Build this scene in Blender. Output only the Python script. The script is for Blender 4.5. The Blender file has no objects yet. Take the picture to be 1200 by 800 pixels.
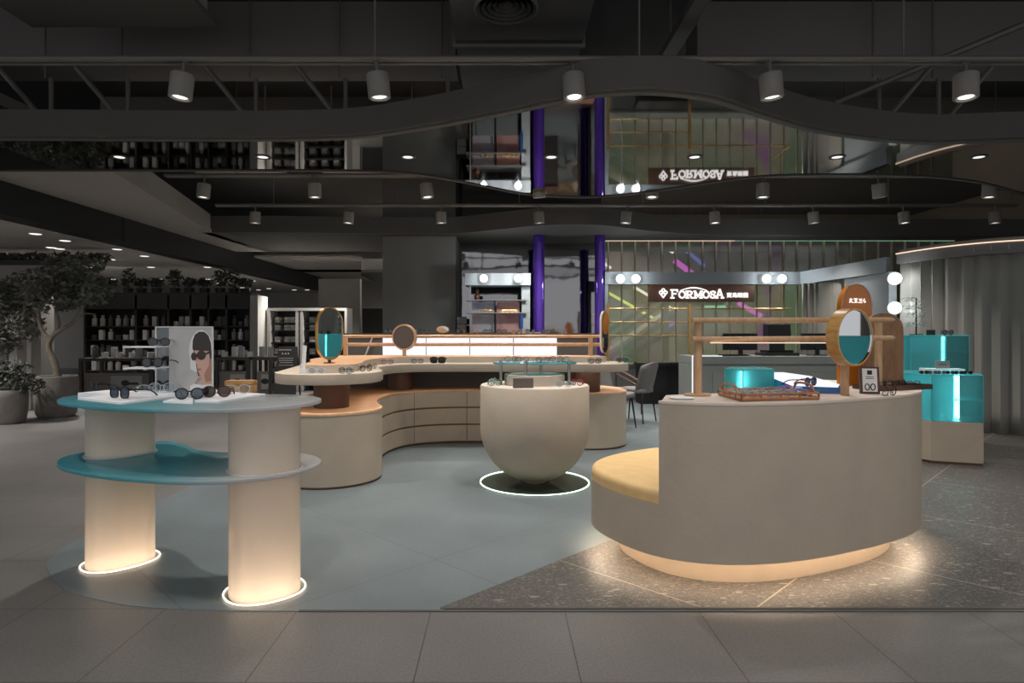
import bpy, bmesh, math, random
from mathutils import Vector, Matrix
R = math.radians
PI = math.pi
S = bpy.context.scene
C = S.collection
random.seed(7)

# ------------------------------------------------------------------ camera
H, FPX, CX, CY = 1.25, 740.0, 586.0, 389.0      # eye height, focal length in px, vanishing point
cd = bpy.data.cameras.new('camera')
cam = bpy.data.objects.new('camera', cd)
C.objects.link(cam)
cam.location = (0, 0, H)
cam.rotation_euler = (R(90), 0, 0)
cd.sensor_width = 36
cd.lens = FPX * 36 / 1200
cd.shift_x = (600 - CX) / 1200
cd.shift_y = (CY - 400) / 1200
cd.clip_end = 200
S.camera = cam

# ------------------------------------------------------------------ view, world
S.view_settings.view_transform = 'Standard'
S.view_settings.look = 'None'
S.view_settings.exposure = 0.14
S.view_settings.gamma = 1.0
S.view_settings.use_curve_mapping = False
w = bpy.data.worlds.new('world')
S.world = w
w.use_nodes = True
w.node_tree.nodes['Background'].inputs[0].default_value = (0.95, 0.95, 1.0, 1)
w.node_tree.nodes['Background'].inputs[1].default_value = 0.50

SPOT_W = 140.0          # ceiling spots
SIDE_W = 290.0
FAR_W = 300.0          # unseen lamps added to brighten the background
GLOBE_W = 6.0          # downlights over the neighbouring shop


def at(px, py, Y):
    return ((px - CX) * Y / FPX, Y, H - (py - CY) * Y / FPX)


def on(px, py, z=0.0):
    Y = FPX * (H - z) / (py - CY)
    return ((px - CX) * Y / FPX, Y)


# ------------------------------------------------------------------ materials
def lin(c):
    c = c / 255.0
    return c / 12.92 if c <= 0.04045 else ((c + 0.055) / 1.055) ** 2.4


def rgb(r, g, b):
    return (lin(r), lin(g), lin(b), 1)


def newmat(name):
    m = bpy.data.materials.new(name)
    m.use_nodes = True
    nt = m.node_tree
    for n in list(nt.nodes):
        nt.nodes.remove(n)
    return m, nt, nt.nodes.new('ShaderNodeOutputMaterial')


def ramp(nt, stops):
    n = nt.nodes.new('ShaderNodeValToRGB')
    e = n.color_ramp.elements
    while len(e) < len(stops):
        e.new(0.5)
    for k, (p, c) in enumerate(stops):
        e[k].position = p
        e[k].color = c
    return n


def mat(name, col, rough=0.5, metal=0.0, var=0.0, scale=8.0, bump=0.0, bscale=60.0, coat=0.0, stretch=None, spec=0.5):
    m, nt, out = newmat(name)
    p = nt.nodes.new('ShaderNodeBsdfPrincipled')
    nt.links.new(p.outputs[0], out.inputs[0])
    p.inputs['Base Color'].default_value = col
    p.inputs['Roughness'].default_value = rough
    p.inputs['Metallic'].default_value = metal
    p.inputs['Coat Weight'].default_value = coat
    p.inputs['Specular IOR Level'].default_value = spec
    tc = nt.nodes.new('ShaderNodeTexCoord')
    vec = tc.outputs['Object']
    if stretch:
        mp = nt.nodes.new('ShaderNodeMapping')
        mp.inputs['Scale'].default_value = stretch
        nt.links.new(vec, mp.inputs[0])
        vec = mp.outputs[0]
    if var:
        nz = nt.nodes.new('ShaderNodeTexNoise')
        nz.inputs['Scale'].default_value = scale
        nz.inputs['Detail'].default_value = 6
        nt.links.new(vec, nz.inputs['Vector'])
        d = tuple(max(0, c * (1 - var)) for c in col[:3]) + (1,)
        u = tuple(min(1, c * (1 + var)) for c in col[:3]) + (1,)
        r = ramp(nt, [(0.3, d), (0.7, u)])
        nt.links.new(nz.outputs['Fac'], r.inputs[0])
        nt.links.new(r.outputs[0], p.inputs['Base Color'])
    if bump:
        nb = nt.nodes.new('ShaderNodeTexNoise')
        nb.inputs['Scale'].default_value = bscale
        nb.inputs['Detail'].default_value = 3
        nt.links.new(vec, nb.inputs['Vector'])
        b = nt.nodes.new('ShaderNodeBump')
        b.inputs['Strength'].default_value = bump
        b.inputs['Distance'].default_value = 0.02
        nt.links.new(nb.outputs['Fac'], b.inputs['Height'])
        nt.links.new(b.outputs[0], p.inputs['Normal'])
    return m


def emit(name, col, strength):
    m, nt, out = newmat(name)
    e = nt.nodes.new('ShaderNodeEmission')
    e.inputs[0].default_value = col
    e.inputs[1].default_value = strength
    nt.links.new(e.outputs[0], out.inputs[0])
    return m


def sheet(name, stops, clear=0.3, trans=0.5, rough=0.25, axis=(1, 0, 0), lo=0.0, hi=1.0, gloss=0.12):
    """frosted or tinted acrylic: diffuse + translucent + see-through + a little gloss; colour runs along an axis"""
    m, nt, out = newmat(name)
    tc = nt.nodes.new('ShaderNodeTexCoord')
    dp = nt.nodes.new('ShaderNodeVectorMath')
    dp.operation = 'DOT_PRODUCT'
    dp.inputs[1].default_value = axis
    nt.links.new(tc.outputs['Object'], dp.inputs[0])
    mr = nt.nodes.new('ShaderNodeMapRange')
    mr.inputs['From Min'].default_value = lo
    mr.inputs['From Max'].default_value = hi
    nt.links.new(dp.outputs['Value'], mr.inputs['Value'])
    r = ramp(nt, stops)
    nt.links.new(mr.outputs[0], r.inputs[0])
    d = nt.nodes.new('ShaderNodeBsdfDiffuse')
    t = nt.nodes.new('ShaderNodeBsdfTranslucent')
    x = nt.nodes.new('ShaderNodeBsdfTransparent')
    g = nt.nodes.new('ShaderNodeBsdfGlossy')
    g.inputs['Roughness'].default_value = rough
    for n in (d, t, x):
        nt.links.new(r.outputs[0], n.inputs[0])
    a = nt.nodes.new('ShaderNodeMixShader'); a.inputs[0].default_value = trans
    nt.links.new(d.outputs[0], a.inputs[1]); nt.links.new(t.outputs[0], a.inputs[2])
    b = nt.nodes.new('ShaderNodeMixShader'); b.inputs[0].default_value = clear
    nt.links.new(a.outputs[0], b.inputs[1]); nt.links.new(x.outputs[0], b.inputs[2])
    c = nt.nodes.new('ShaderNodeMixShader')
    fr = nt.nodes.new('ShaderNodeFresnel'); fr.inputs[0].default_value = 1.35
    ml = nt.nodes.new('ShaderNodeMath'); ml.operation = 'MULTIPLY'; ml.inputs[1].default_value = gloss * 8
    ml.use_clamp = True
    nt.links.new(fr.outputs[0], ml.inputs[0])
    nt.links.new(ml.outputs[0], c.inputs[0])
    nt.links.new(b.outputs[0], c.inputs[1]); nt.links.new(g.outputs[0], c.inputs[2])
    nt.links.new(c.outputs[0], out.inputs[0])
    return m


def tiles(name, col, size, rot, gap_col, var, rough=0.45, off=(0, 0, 0), chips=None, gap=0.004):
    """stone tiles laid in a square grid, with fine speckle or terrazzo chips"""
    m, nt, out = newmat(name)
    p = nt.nodes.new('ShaderNodeBsdfPrincipled')
    nt.links.new(p.outputs[0], out.inputs[0])
    p.inputs['Roughness'].default_value = rough
    tc = nt.nodes.new('ShaderNodeTexCoord')
    mp = nt.nodes.new('ShaderNodeMapping')
    mp.inputs['Rotation'].default_value = (0, 0, rot)
    mp.inputs['Location'].default_value = off
    nt.links.new(tc.outputs['Object'], mp.inputs[0])
    nz = nt.nodes.new('ShaderNodeTexNoise'); nz.inputs['Scale'].default_value = 90; nz.inputs['Detail'].default_value = 3
    n2 = nt.nodes.new('ShaderNodeTexNoise'); n2.inputs['Scale'].default_value = 1.1; n2.inputs['Detail'].default_value = 5
    nt.links.new(tc.outputs['Object'], nz.inputs['Vector']); nt.links.new(tc.outputs['Object'], n2.inputs['Vector'])
    lo = tuple(c * (1 - var) for c in col[:3]) + (1,)
    hi = tuple(min(1, c * (1 + var)) for c in col[:3]) + (1,)
    r1 = ramp(nt, [(0.3, lo), (0.7, hi)]); nt.links.new(nz.outputs['Fac'], r1.inputs[0])
    r2 = ramp(nt, [(0.3, (0.82, 0.82, 0.82, 1)), (0.75, (1.14, 1.13, 1.12, 1))]); nt.links.new(n2.outputs['Fac'], r2.inputs[0])
    mx = nt.nodes.new('ShaderNodeMixRGB'); mx.blend_type = 'MULTIPLY'; mx.inputs[0].default_value = 1
    nt.links.new(r1.outputs[0], mx.inputs[1]); nt.links.new(r2.outputs[0], mx.inputs[2])
    cur = mx.outputs[0]
    if chips:
        mc = nt.nodes.new('ShaderNodeMapping'); mc.inputs['Scale'].default_value = (1.0, 2.6, 1); mc.inputs['Rotation'].default_value = (0, 0, 0.5)
        nt.links.new(tc.outputs['Object'], mc.inputs[0])
        nw = nt.nodes.new('ShaderNodeTexNoise'); nw.inputs['Scale'].default_value = 22; nw.inputs['Detail'].default_value = 2
        nt.links.new(mc.outputs[0], nw.inputs['Vector'])
        ad = nt.nodes.new('ShaderNodeMixRGB'); ad.blend_type = 'ADD'; ad.inputs[0].default_value = 0.035
        nt.links.new(mc.outputs[0], ad.inputs[1]); nt.links.new(nw.outputs['Color'], ad.inputs[2])
        for sc, th, cc in chips:
            v = nt.nodes.new('ShaderNodeTexVoronoi'); v.inputs['Scale'].default_value = sc
            nt.links.new(ad.outputs[0], v.inputs['Vector'])
            sep = nt.nodes.new('ShaderNodeSeparateColor'); nt.links.new(v.outputs['Color'], sep.inputs[0])
            gt = nt.nodes.new('ShaderNodeMath'); gt.operation = 'GREATER_THAN'; gt.inputs[1].default_value = th
            nt.links.new(sep.outputs[0], gt.inputs[0])
            lt = nt.nodes.new('ShaderNodeMath'); lt.operation = 'LESS_THAN'; lt.inputs[1].default_value = 0.5
            nt.links.new(v.outputs['Distance'], lt.inputs[0])
            ml = nt.nodes.new('ShaderNodeMath'); ml.operation = 'MULTIPLY'
            nt.links.new(gt.outputs[0], ml.inputs[0]); nt.links.new(lt.outputs[0], ml.inputs[1])
            m2 = nt.nodes.new('ShaderNodeMixRGB'); nt.links.new(ml.outputs[0], m2.inputs[0])
            nt.links.new(cur, m2.inputs[1]); m2.inputs[2].default_value = cc
            cur = m2.outputs[0]
    sx = nt.nodes.new('ShaderNodeSeparateXYZ'); nt.links.new(mp.outputs[0], sx.inputs[0])
    best = None
    for k in (0, 1):
        pp = nt.nodes.new('ShaderNodeMath'); pp.operation = 'PINGPONG'; pp.inputs[1].default_value = size / 2
        nt.links.new(sx.outputs[k], pp.inputs[0])
        ls = nt.nodes.new('ShaderNodeMath'); ls.operation = 'LESS_THAN'; ls.inputs[1].default_value = gap / 2
        nt.links.new(pp.outputs[0], ls.inputs[0])
        if best is None:
            best = ls.outputs[0]
        else:
            mxx = nt.nodes.new('ShaderNodeMath'); mxx.operation = 'MAXIMUM'
            nt.links.new(best, mxx.inputs[0]); nt.links.new(ls.outputs[0], mxx.inputs[1]); best = mxx.outputs[0]
    mg = nt.nodes.new('ShaderNodeMixRGB'); nt.links.new(best, mg.inputs[0]); nt.links.new(cur, mg.inputs[1])
    mg.inputs[2].default_value = gap_col
    nt.links.new(mg.outputs[0], p.inputs['Base Color'])
    return m


def wood(name, a, b, rough=0.45, stretch=(2, 2, 14), scale=4):
    m, nt, out = newmat(name)
    p = nt.nodes.new('ShaderNodeBsdfPrincipled'); nt.links.new(p.outputs[0], out.inputs[0])
    p.inputs['Roughness'].default_value = rough
    tc = nt.nodes.new('ShaderNodeTexCoord'); mp = nt.nodes.new('ShaderNodeMapping'); mp.inputs['Scale'].default_value = stretch
    nt.links.new(tc.outputs['Object'], mp.inputs[0])
    nz = nt.nodes.new('ShaderNodeTexNoise'); nz.inputs['Scale'].default_value = scale; nz.inputs['Detail'].default_value = 7
    nz.inputs['Distortion'].default_value = 0.6
    nt.links.new(mp.outputs[0], nz.inputs['Vector'])
    r = ramp(nt, [(0.35, a), (0.65, b)]); nt.links.new(nz.outputs['Fac'], r.inputs[0])
    nt.links.new(r.outputs[0], p.inputs['Base Color'])
    return m


def iridescent(name, stops, scale=1.2, rough=0.2, metal=0.4, clear=0.0, detail=2.0, glow=0.0):
    """film whose own colour drifts between several hues"""
    m, nt, out = newmat(name)
    p = nt.nodes.new('ShaderNodeBsdfPrincipled')
    p.inputs['Roughness'].default_value = rough; p.inputs['Metallic'].default_value = metal
    tc = nt.nodes.new('ShaderNodeTexCoord')
    nz = nt.nodes.new('ShaderNodeTexNoise'); nz.inputs['Scale'].default_value = scale; nz.inputs['Detail'].default_value = detail
    nz.inputs['Distortion'].default_value = 0.8
    nt.links.new(tc.outputs['Object'], nz.inputs['Vector'])
    r = ramp(nt, stops); nt.links.new(nz.outputs['Fac'], r.inputs[0])
    nt.links.new(r.outputs[0], p.inputs['Base Color'])
    if clear:
        x = nt.nodes.new('ShaderNodeBsdfTransparent')
        nt.links.new(r.outputs[0], x.inputs[0])
        x.inputs[0].default_value = (0.9, 0.9, 0.9, 1)
        mx = nt.nodes.new('ShaderNodeMixShader'); mx.inputs[0].default_value = clear
        nt.links.new(p.outputs[0], mx.inputs[1]); nt.links.new(x.outputs[0], mx.inputs[2])
        nt.links.new(mx.outputs[0], out.inputs[0])
    else:
        nt.links.new(p.outputs[0], out.inputs[0])
    return m


def film(name, stops, scale, clear=0.62):
    """patterned translucent glass whose tint drifts, partly see-through"""
    m, nt, out = newmat(name)
    tc = nt.nodes.new('ShaderNodeTexCoord')
    nz = nt.nodes.new('ShaderNodeTexNoise'); nz.inputs['Scale'].default_value = scale; nz.inputs['Detail'].default_value = 2
    nz.inputs['Distortion'].default_value = 1.0
    nt.links.new(tc.outputs['Object'], nz.inputs['Vector'])
    r = ramp(nt, stops); nt.links.new(nz.outputs['Fac'], r.inputs[0])
    d = nt.nodes.new('ShaderNodeBsdfDiffuse'); t = nt.nodes.new('ShaderNodeBsdfTranslucent'); x = nt.nodes.new('ShaderNodeBsdfTransparent')
    g = nt.nodes.new('ShaderNodeBsdfGlossy'); g.inputs['Roughness'].default_value = 0.15
    nt.links.new(r.outputs[0], d.inputs[0]); nt.links.new(r.outputs[0], t.inputs[0])
    a = nt.nodes.new('ShaderNodeMixShader'); nt.links.new(d.outputs[0], a.inputs[1]); nt.links.new(t.outputs[0], a.inputs[2])
    b = nt.nodes.new('ShaderNodeMixShader'); b.inputs[0].default_value = clear
    nt.links.new(a.outputs[0], b.inputs[1]); nt.links.new(x.outputs[0], b.inputs[2])
    c = nt.nodes.new('ShaderNodeMixShader'); c.inputs[0].default_value = 0.12
    nt.links.new(b.outputs[0], c.inputs[1]); nt.links.new(g.outputs[0], c.inputs[2])
    nt.links.new(c.outputs[0], out.inputs[0])
    return m


def glassmat(name, col, clear=0.8, rough=0.05):
    m, nt, out = newmat(name)
    g = nt.nodes.new('ShaderNodeBsdfGlossy'); g.inputs['Roughness'].default_value = rough
    g.inputs[0].default_value = (0.9, 0.95, 0.95, 1)
    x = nt.nodes.new('ShaderNodeBsdfTransparent'); x.inputs[0].default_value = col
    mx = nt.nodes.new('ShaderNodeMixShader'); mx.inputs[0].default_value = clear
    nt.links.new(g.outputs[0], mx.inputs[1]); nt.links.new(x.outputs[0], mx.inputs[2])
    nt.links.new(mx.outputs[0], out.inputs[0])
    return m


M = {}
M['plaster'] = mat('beige_plaster', rgb(180, 167, 150), 0.7, var=0.045, scale=5, bump=0.06, bscale=40)
M['plaster_top'] = mat('beige_plaster_top', rgb(204, 191, 178), 0.55, var=0.05, scale=6)
M['tier'] = mat('beige_tier', rgb(178, 168, 155), 0.6, var=0.08, scale=5)
M['oak'] = wood('pale_oak', rgb(206, 158, 118), rgb(222, 180, 140), 0.5, (3, 14, 3), 3)
M['oak_pole'] = wood('oak_pole', rgb(184, 146, 108), rgb(202, 166, 128), 0.42, (14, 14, 3), 3)
M['oak_gold'] = wood('golden_oak', rgb(190, 140, 78), rgb(214, 168, 104), 0.35, (14, 3, 14), 3)
M['brown_wood'] = wood('brown_wood', rgb(138, 100, 66), rgb(160, 120, 82), 0.45, (14, 14, 3), 3)
M['brown'] = mat('brown_metal', rgb(86, 58, 44), 0.45, metal=0.2, var=0.1)
M['seam'] = mat('brown_seam', rgb(118, 88, 64), 0.6)
M['cushion'] = mat('mustard_leather', rgb(226, 190, 132), 0.55, var=0.05, scale=14, bump=0.08, bscale=160)
M['plinth'] = mat('sand_plinth', rgb(158, 142, 124), 0.6, var=0.05)
M['white'] = mat('white_board', rgb(238, 238, 240), 0.45)
M['paper'] = mat('white_paper', rgb(226, 224, 222), 0.7)
M['black'] = mat('black_matte', rgb(16, 16, 18), 0.5)
M['black_metal'] = mat('black_metal', rgb(24, 24, 25), 0.4, metal=0.5)
M['black_gloss'] = mat('black_acetate', rgb(14, 14, 18), 0.15)
M['tortoise'] = mat('tortoise_acetate', rgb(70, 40, 24), 0.2, var=0.6, scale=60)
M['clear_frame'] = mat('clear_frame', rgb(190, 196, 205), 0.2)
M['gold'] = mat('brass', rgb(196, 158, 100), 0.3, metal=0.9)
M['red_frame'] = mat('red_acetate', rgb(176, 52, 46), 0.2)
M['green_frame'] = mat('green_acetate', rgb(60, 120, 84), 0.2)
M['steel'] = mat('brushed_steel', rgb(176, 176, 176), 0.3, metal=0.9)
M['lens_dark'] = glassmat('dark_lens', rgb(80, 86, 98), 0.9)
M['lens_smoke'] = glassmat('smoke_lens', rgb(128, 140, 158), 0.86)
M['lens_brown'] = glassmat('brown_lens', rgb(140, 96, 78), 0.9)
M['lens_clear'] = glassmat('clear_lens', rgb(236, 240, 242), 0.93)
M['mirror'] = mat('mirror_silver', (0.86, 0.88, 0.88, 1), 0.02, metal=1.0)
M['brown_tint_mirror'] = mat('brown_tint_mirror', (0.17, 0.125, 0.095, 1), 0.03, metal=1.0)  # dark brown reflection put into the tint of the glass
M['teal_glass'] = sheet('teal_glass', [(0, rgb(120, 205, 210)), (1, rgb(150, 220, 222))], clear=0.5, trans=0.4, rough=0.1)
M['chair'] = mat('grey_upholstery', rgb(112, 108, 106), 0.8, var=0.06, scale=40)
M['curtain'] = mat('grey_curtain', rgb(150, 147, 140), 0.85, var=0.05, scale=3, stretch=(6, 6, 0.4))
M['valance'] = mat('grey_valance', rgb(118, 114, 112), 0.7)
M['header'] = mat('grey_header', rgb(132, 138, 142), 0.5, var=0.04)
M['desk'] = mat('grey_desk', rgb(122, 126, 122), 0.55, var=0.04)
M['wallgrey'] = mat('wall_grey', rgb(150, 147, 142), 0.8, var=0.05, scale=2)
M['column'] = mat('dark_grey_column', rgb(112, 112, 108), 0.75, var=0.06, scale=1.5)
M['planter'] = mat('concrete_planter', rgb(120, 115, 110), 0.85, var=0.12, scale=9, bump=0.1)
M['bark'] = mat('grey_bark', rgb(120, 110, 98), 0.85, var=0.25, scale=30, bump=0.3)
M['leaf'] = mat('grey_green_leaf', rgb(98, 100, 90), 0.55, var=0.45, scale=5)
M['leaf_dark'] = mat('dark_leaf', rgb(66, 69, 61), 0.6, var=0.45, scale=6)
M['ceil_dark'] = mat('ceiling_dark', rgb(64, 62, 60), 0.85, var=0.08, scale=0.8)
M['ceil_part'] = mat('ceiling_grey', rgb(118, 114, 110), 0.8, var=0.05, scale=1.0)
M['fascia'] = mat('fascia_grey', rgb(84, 82, 79), 0.75, var=0.04, scale=1.0)
M['soffit'] = mat('soffit_grey', rgb(150, 146, 141), 0.8, var=0.04, scale=1.0)
M['white_ceiling'] = mat('white_ceiling', rgb(168, 165, 162), 0.8, var=0.03, scale=0.6)
M['beam'] = mat('beam_black', rgb(12, 12, 12), 0.55)
M['pipe'] = mat('pipe_grey', rgb(110, 106, 100), 0.5, metal=0.2)
M['spot'] = mat('spot_housing', rgb(128, 125, 120), 0.5)
M['spot_glow'] = emit('spot_lamp', (1, 0.93, 0.84, 1), 1.6)
M['down_glow'] = emit('downlight_lamp', (1, 0.96, 0.9, 1), 1.0)
M['down_ring'] = mat('downlight_ring', rgb(60, 60, 60), 0.5)
M['purple'] = mat('purple_film', rgb(78, 46, 150), 0.14, metal=0.45, coat=0.6, bump=0.25, bscale=5, stretch=(1, 1, 0.6))
M['led_warm'] = emit('led_warm', (1.0, 0.83, 0.66, 1), 7.5)
M['pillar_glow'] = emit('pillar_glow', (1.0, 0.92, 0.84, 1), 0.8)
M['led_ring'] = emit('led_ring', (1.0, 0.80, 0.55, 1), 3.2)
M['led_under'] = emit('led_under', (1.0, 0.77, 0.54, 1), 36.0)
M['led_slab'] = emit('led_slab', (1.0, 0.83, 0.66, 1), 12.0)
M['led_white'] = emit('led_white', (0.90, 1.0, 0.98, 1), 11.0)
M['led_green'] = emit('led_green', (0.80, 1.0, 0.78, 1), 3.2)
M['led_thin'] = emit('led_thin', (1.0, 0.75, 0.55, 1), 1.1)
M['led_thin_green'] = emit('led_thin_green', (0.45, 0.9, 0.6, 1), 0.45)
M['led_edge'] = emit('led_edge', (0.92, 0.95, 1.0, 1), 1.0)
M['panel_white'] = emit('light_panel_white', (0.86, 0.87, 1.0, 1), 1.05)
M['bulb'] = emit('globe_bulb', (0.93, 0.98, 1.0, 1), 3.0)
M['letters'] = emit('lit_letters', (1, 0.97, 0.95, 1), 1.25)
M['letters_dim'] = mat('pale_letters', rgb(220, 200, 190), 0.5)
M['streak_yellow'] = emit('yellow_streak', (0.72, 0.74, 0.12, 1), 2.0)  # glowing colours standing for reflections in the iridescent film
M['streak_white'] = emit('white_streak', (1.0, 0.88, 0.72, 1), 2.2)
M['streak_pink'] = emit('pink_streak', (0.6, 0.10, 0.55, 1), 1.8)
M['streak_blue'] = emit('blue_streak', (0.12, 0.15, 0.55, 1), 1.2)
M['streak_green'] = emit('green_streak', (0.30, 0.75, 0.45, 1), 1.4)
M['amber'] = mat('amber_glass', rgb(196, 116, 30), 0.12, metal=0.15, coat=0.5)
M['skin'] = mat('printed_skin', rgb(206, 166, 148), 0.6)
M['skin_dark'] = mat('printed_shade', rgb(176, 128, 112), 0.6)
M['hair'] = mat('printed_hair', rgb(62, 54, 50), 0.6)
M['lips'] = mat('printed_lips', rgb(168, 108, 100), 0.6)
M['postergrey'] = mat('printed_grey', rgb(186, 184, 182), 0.6, var=0.04, scale=10)
M['acrylic'] = glassmat('clear_acrylic', rgb(225, 230, 230), 0.88)
M['white_edge'] = mat('acrylic_edge', rgb(214, 214, 212), 0.3)
M['bottle'] = mat('pale_bottle', rgb(186, 182, 178), 0.4)
M['box_dark'] = mat('dark_box', rgb(74, 71, 70), 0.5)
M['box_mid'] = mat('grey_box', rgb(136, 134, 131), 0.6)
M['box_pale'] = mat('pale_box', rgb(205, 202, 198), 0.6)
M['shelf_black'] = mat('shelf_black', rgb(40, 39, 38), 0.5)
M['linen'] = mat('grey_linen', rgb(190, 187, 183), 0.9, var=0.08, scale=14)
M['counter_grey'] = mat('counter_grey', rgb(98, 92, 88), 0.6)
M['tray_wood'] = wood('tray_wood', rgb(150, 96, 62), rgb(182, 124, 84), 0.4, (3, 14, 14), 3)
M['walnut'] = wood('walnut', rgb(64, 38, 28), rgb(92, 56, 42), 0.4, (3, 14, 14), 3)
M['box_wood'] = wood('box_wood', rgb(180, 134, 80), rgb(204, 158, 104), 0.5, (3, 14, 14), 3)
M['green_disc'] = mat('green_floor_glass', rgb(52, 70, 62), 0.2)
M['irid'] = iridescent('iridescent_film', [(0.3, rgb(110, 90, 200)), (0.45, rgb(150, 120, 190)), (0.55, rgb(90, 130, 215)), (0.7, rgb(70, 180, 200))], 6, 0.25, 0.5)
M['irid_pink'] = iridescent('pink_film', [(0.3, rgb(150, 104, 104)), (0.5, rgb(160, 128, 126)), (0.7, rgb(176, 120, 112))], 3.0, 0.3, 0.35)
M['irid_blue'] = iridescent('lilac_film', [(0.3, rgb(130, 132, 160)), (0.5, rgb(150, 150, 156)), (0.7, rgb(150, 130, 136))], 3.0, 0.3, 0.35)
M['film'] = film('dichroic_glass', [(0.22, rgb(150, 96, 160)), (0.36, rgb(150, 146, 130)), (0.50, rgb(140, 148, 118)), (0.62, rgb(110, 150, 112)), (0.74, rgb(150, 140, 124)), (0.86, rgb(120, 120, 170))], 0.75)
M['mirror_ceiling'] = mat('mirror_ceiling_film', (0.30, 0.295, 0.285, 1), 0.03, metal=1.0, bump=0.012, bscale=1.2)
M['mirror_wall'] = mat('mirror_wall_film', (0.36, 0.36, 0.36, 1), 0.05, metal=1.0, bump=0.14, bscale=1.6)
M['mullion'] = mat('mullion', rgb(186, 180, 162), 0.5)
M['esc_dark'] = mat('escalator_black', rgb(40, 40, 38), 0.5)
M['esc_grey'] = mat('escalator_grey', rgb(150, 144, 128), 0.6)
M['far_wall'] = mat('far_wall_taupe', rgb(128, 119, 106), 0.8, var=0.06, scale=0.8)
M['floor_grey'] = tiles('grey_floor_tiles', rgb(110, 108, 106), 0.6, 0, rgb(60, 58, 56), 0.16, 0.42, off=(0.31, 0.147, 0))
M['floor_blue'] = tiles('blue_grey_floor', rgb(108, 118, 122), 1.2, R(45), rgb(84, 94, 98), 0.07, 0.4, off=(0.3, 0.2, 0), gap=0.005)
M['floor_terrazzo'] = tiles('terrazzo_floor', rgb(74, 71, 68), 1.2, R(-45), rgb(150, 140, 126), 0.35, 0.5, off=(0.93, 0, 0), gap=0.007,
                            chips=[(120, 0.66, rgb(98, 94, 90)), (75, 0.82, rgb(118, 112, 106)), (80, 0.84, rgb(52, 50, 49)), (48, 0.92, rgb(128, 121, 114)), (20, 0.98, rgb(132, 126, 120))])
M['pillar'] = sheet('frosted_pillar', [(0, rgb(246, 238, 228)), (1, rgb(246, 238, 228))], clear=0.14, trans=0.62, rough=0.22, gloss=0.10, axis=(0, 0, 1))
M['table_sheet'] = sheet('frosted_teal_sheet', [(0.0, rgb(84, 196, 214)), (0.47, rgb(132, 206, 216)), (0.72, rgb(224, 230, 232)), (1, rgb(244, 242, 242))],
                         clear=0.34, trans=0.36, rough=0.2, gloss=0.10, axis=(1, 0.15, 0), lo=-0.75, hi=0.75)
M['case_teal'] = sheet('teal_acrylic', [(0, rgb(150, 226, 230)), (1, rgb(164, 230, 233))], clear=0.60, trans=0.6, rough=0.15, gloss=0.06)
M['case_clear'] = sheet('pale_acrylic', [(0, rgb(150, 196, 198)), (1, rgb(160, 200, 202))], clear=0.86, trans=0.5, rough=0.12, gloss=0.05)
M['case_edge'] = sheet('teal_edge', [(0, rgb(130, 230, 232)), (1, rgb(150, 236, 238))], clear=0.1, trans=0.6)
M['led_cyan'] = emit('led_cyan', (0.84, 1.0, 1.0, 1), 26.0)
M['cap_amber'] = mat('rose_edge', rgb(200, 160, 130), 0.3, metal=0.5)

# ------------------------------------------------------------------ mesh builder
ORG = {}


def catmull(pts, closed=True, n=8):
    pts = [Vector(p) for p in pts]
    N = len(pts)
    out = []
    segs = N if closed else N - 1
    for i in range(segs):
        if closed:
            p0, p1, p2, p3 = pts[(i - 1) % N], pts[i], pts[(i + 1) % N], pts[(i + 2) % N]
        else:
            p0, p1, p2, p3 = pts[max(i - 1, 0)], pts[i], pts[i + 1], pts[min(i + 2, N - 1)]
        for k in range(n):
            t = k / n
            out.append(0.5 * ((2 * p1) + (p2 - p0) * t + (2 * p0 - 5 * p1 + 4 * p2 - p3) * t * t + (3 * p1 - p0 - 3 * p2 + p3) * t ** 3))
    if not closed:
        out.append(pts[-1])
    return out


def offset(poly, d):
    """move a closed CCW outline outwards by d"""
    n = len(poly)
    out = []
    for i in range(n):
        a, b, c = Vector(poly[i - 1][:2]), Vector(poly[i][:2]), Vector(poly[(i + 1) % n][:2])
        t1, t2 = (b - a), (c - b)
        if t1.length < 1e-9: t1 = t2
        if t2.length < 1e-9: t2 = t1
        t1.normalize(); t2.normalize()
        nn = Vector((t1.y + t2.y, -t1.x - t2.x))
        if nn.length < 1e-6: nn = Vector((t1.y, -t1.x))
        nn.normalize()
        k = max(0.5, nn.dot(Vector((t1.y, -t1.x))))
        out.append(b + nn * (d / k))
    return out


def ccw(poly):
    a = sum(poly[i - 1][0] * poly[i][1] - poly[i][0] * poly[i - 1][1] for i in range(len(poly)))
    return list(poly) if a > 0 else list(reversed(poly))


def ellipse(cx, cy, a, b, th=0, n=48, e=2.0):
    out = []
    for i in range(n):
        t = 2 * PI * i / n
        c, s = math.cos(t), math.sin(t)
        x = a * math.copysign(abs(c) ** (2 / e), c)
        y = b * math.copysign(abs(s) ** (2 / e), s)
        out.append(Vector((cx + x * math.cos(th) - y * math.sin(th), cy + x * math.sin(th) + y * math.cos(th))))
    return out


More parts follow.
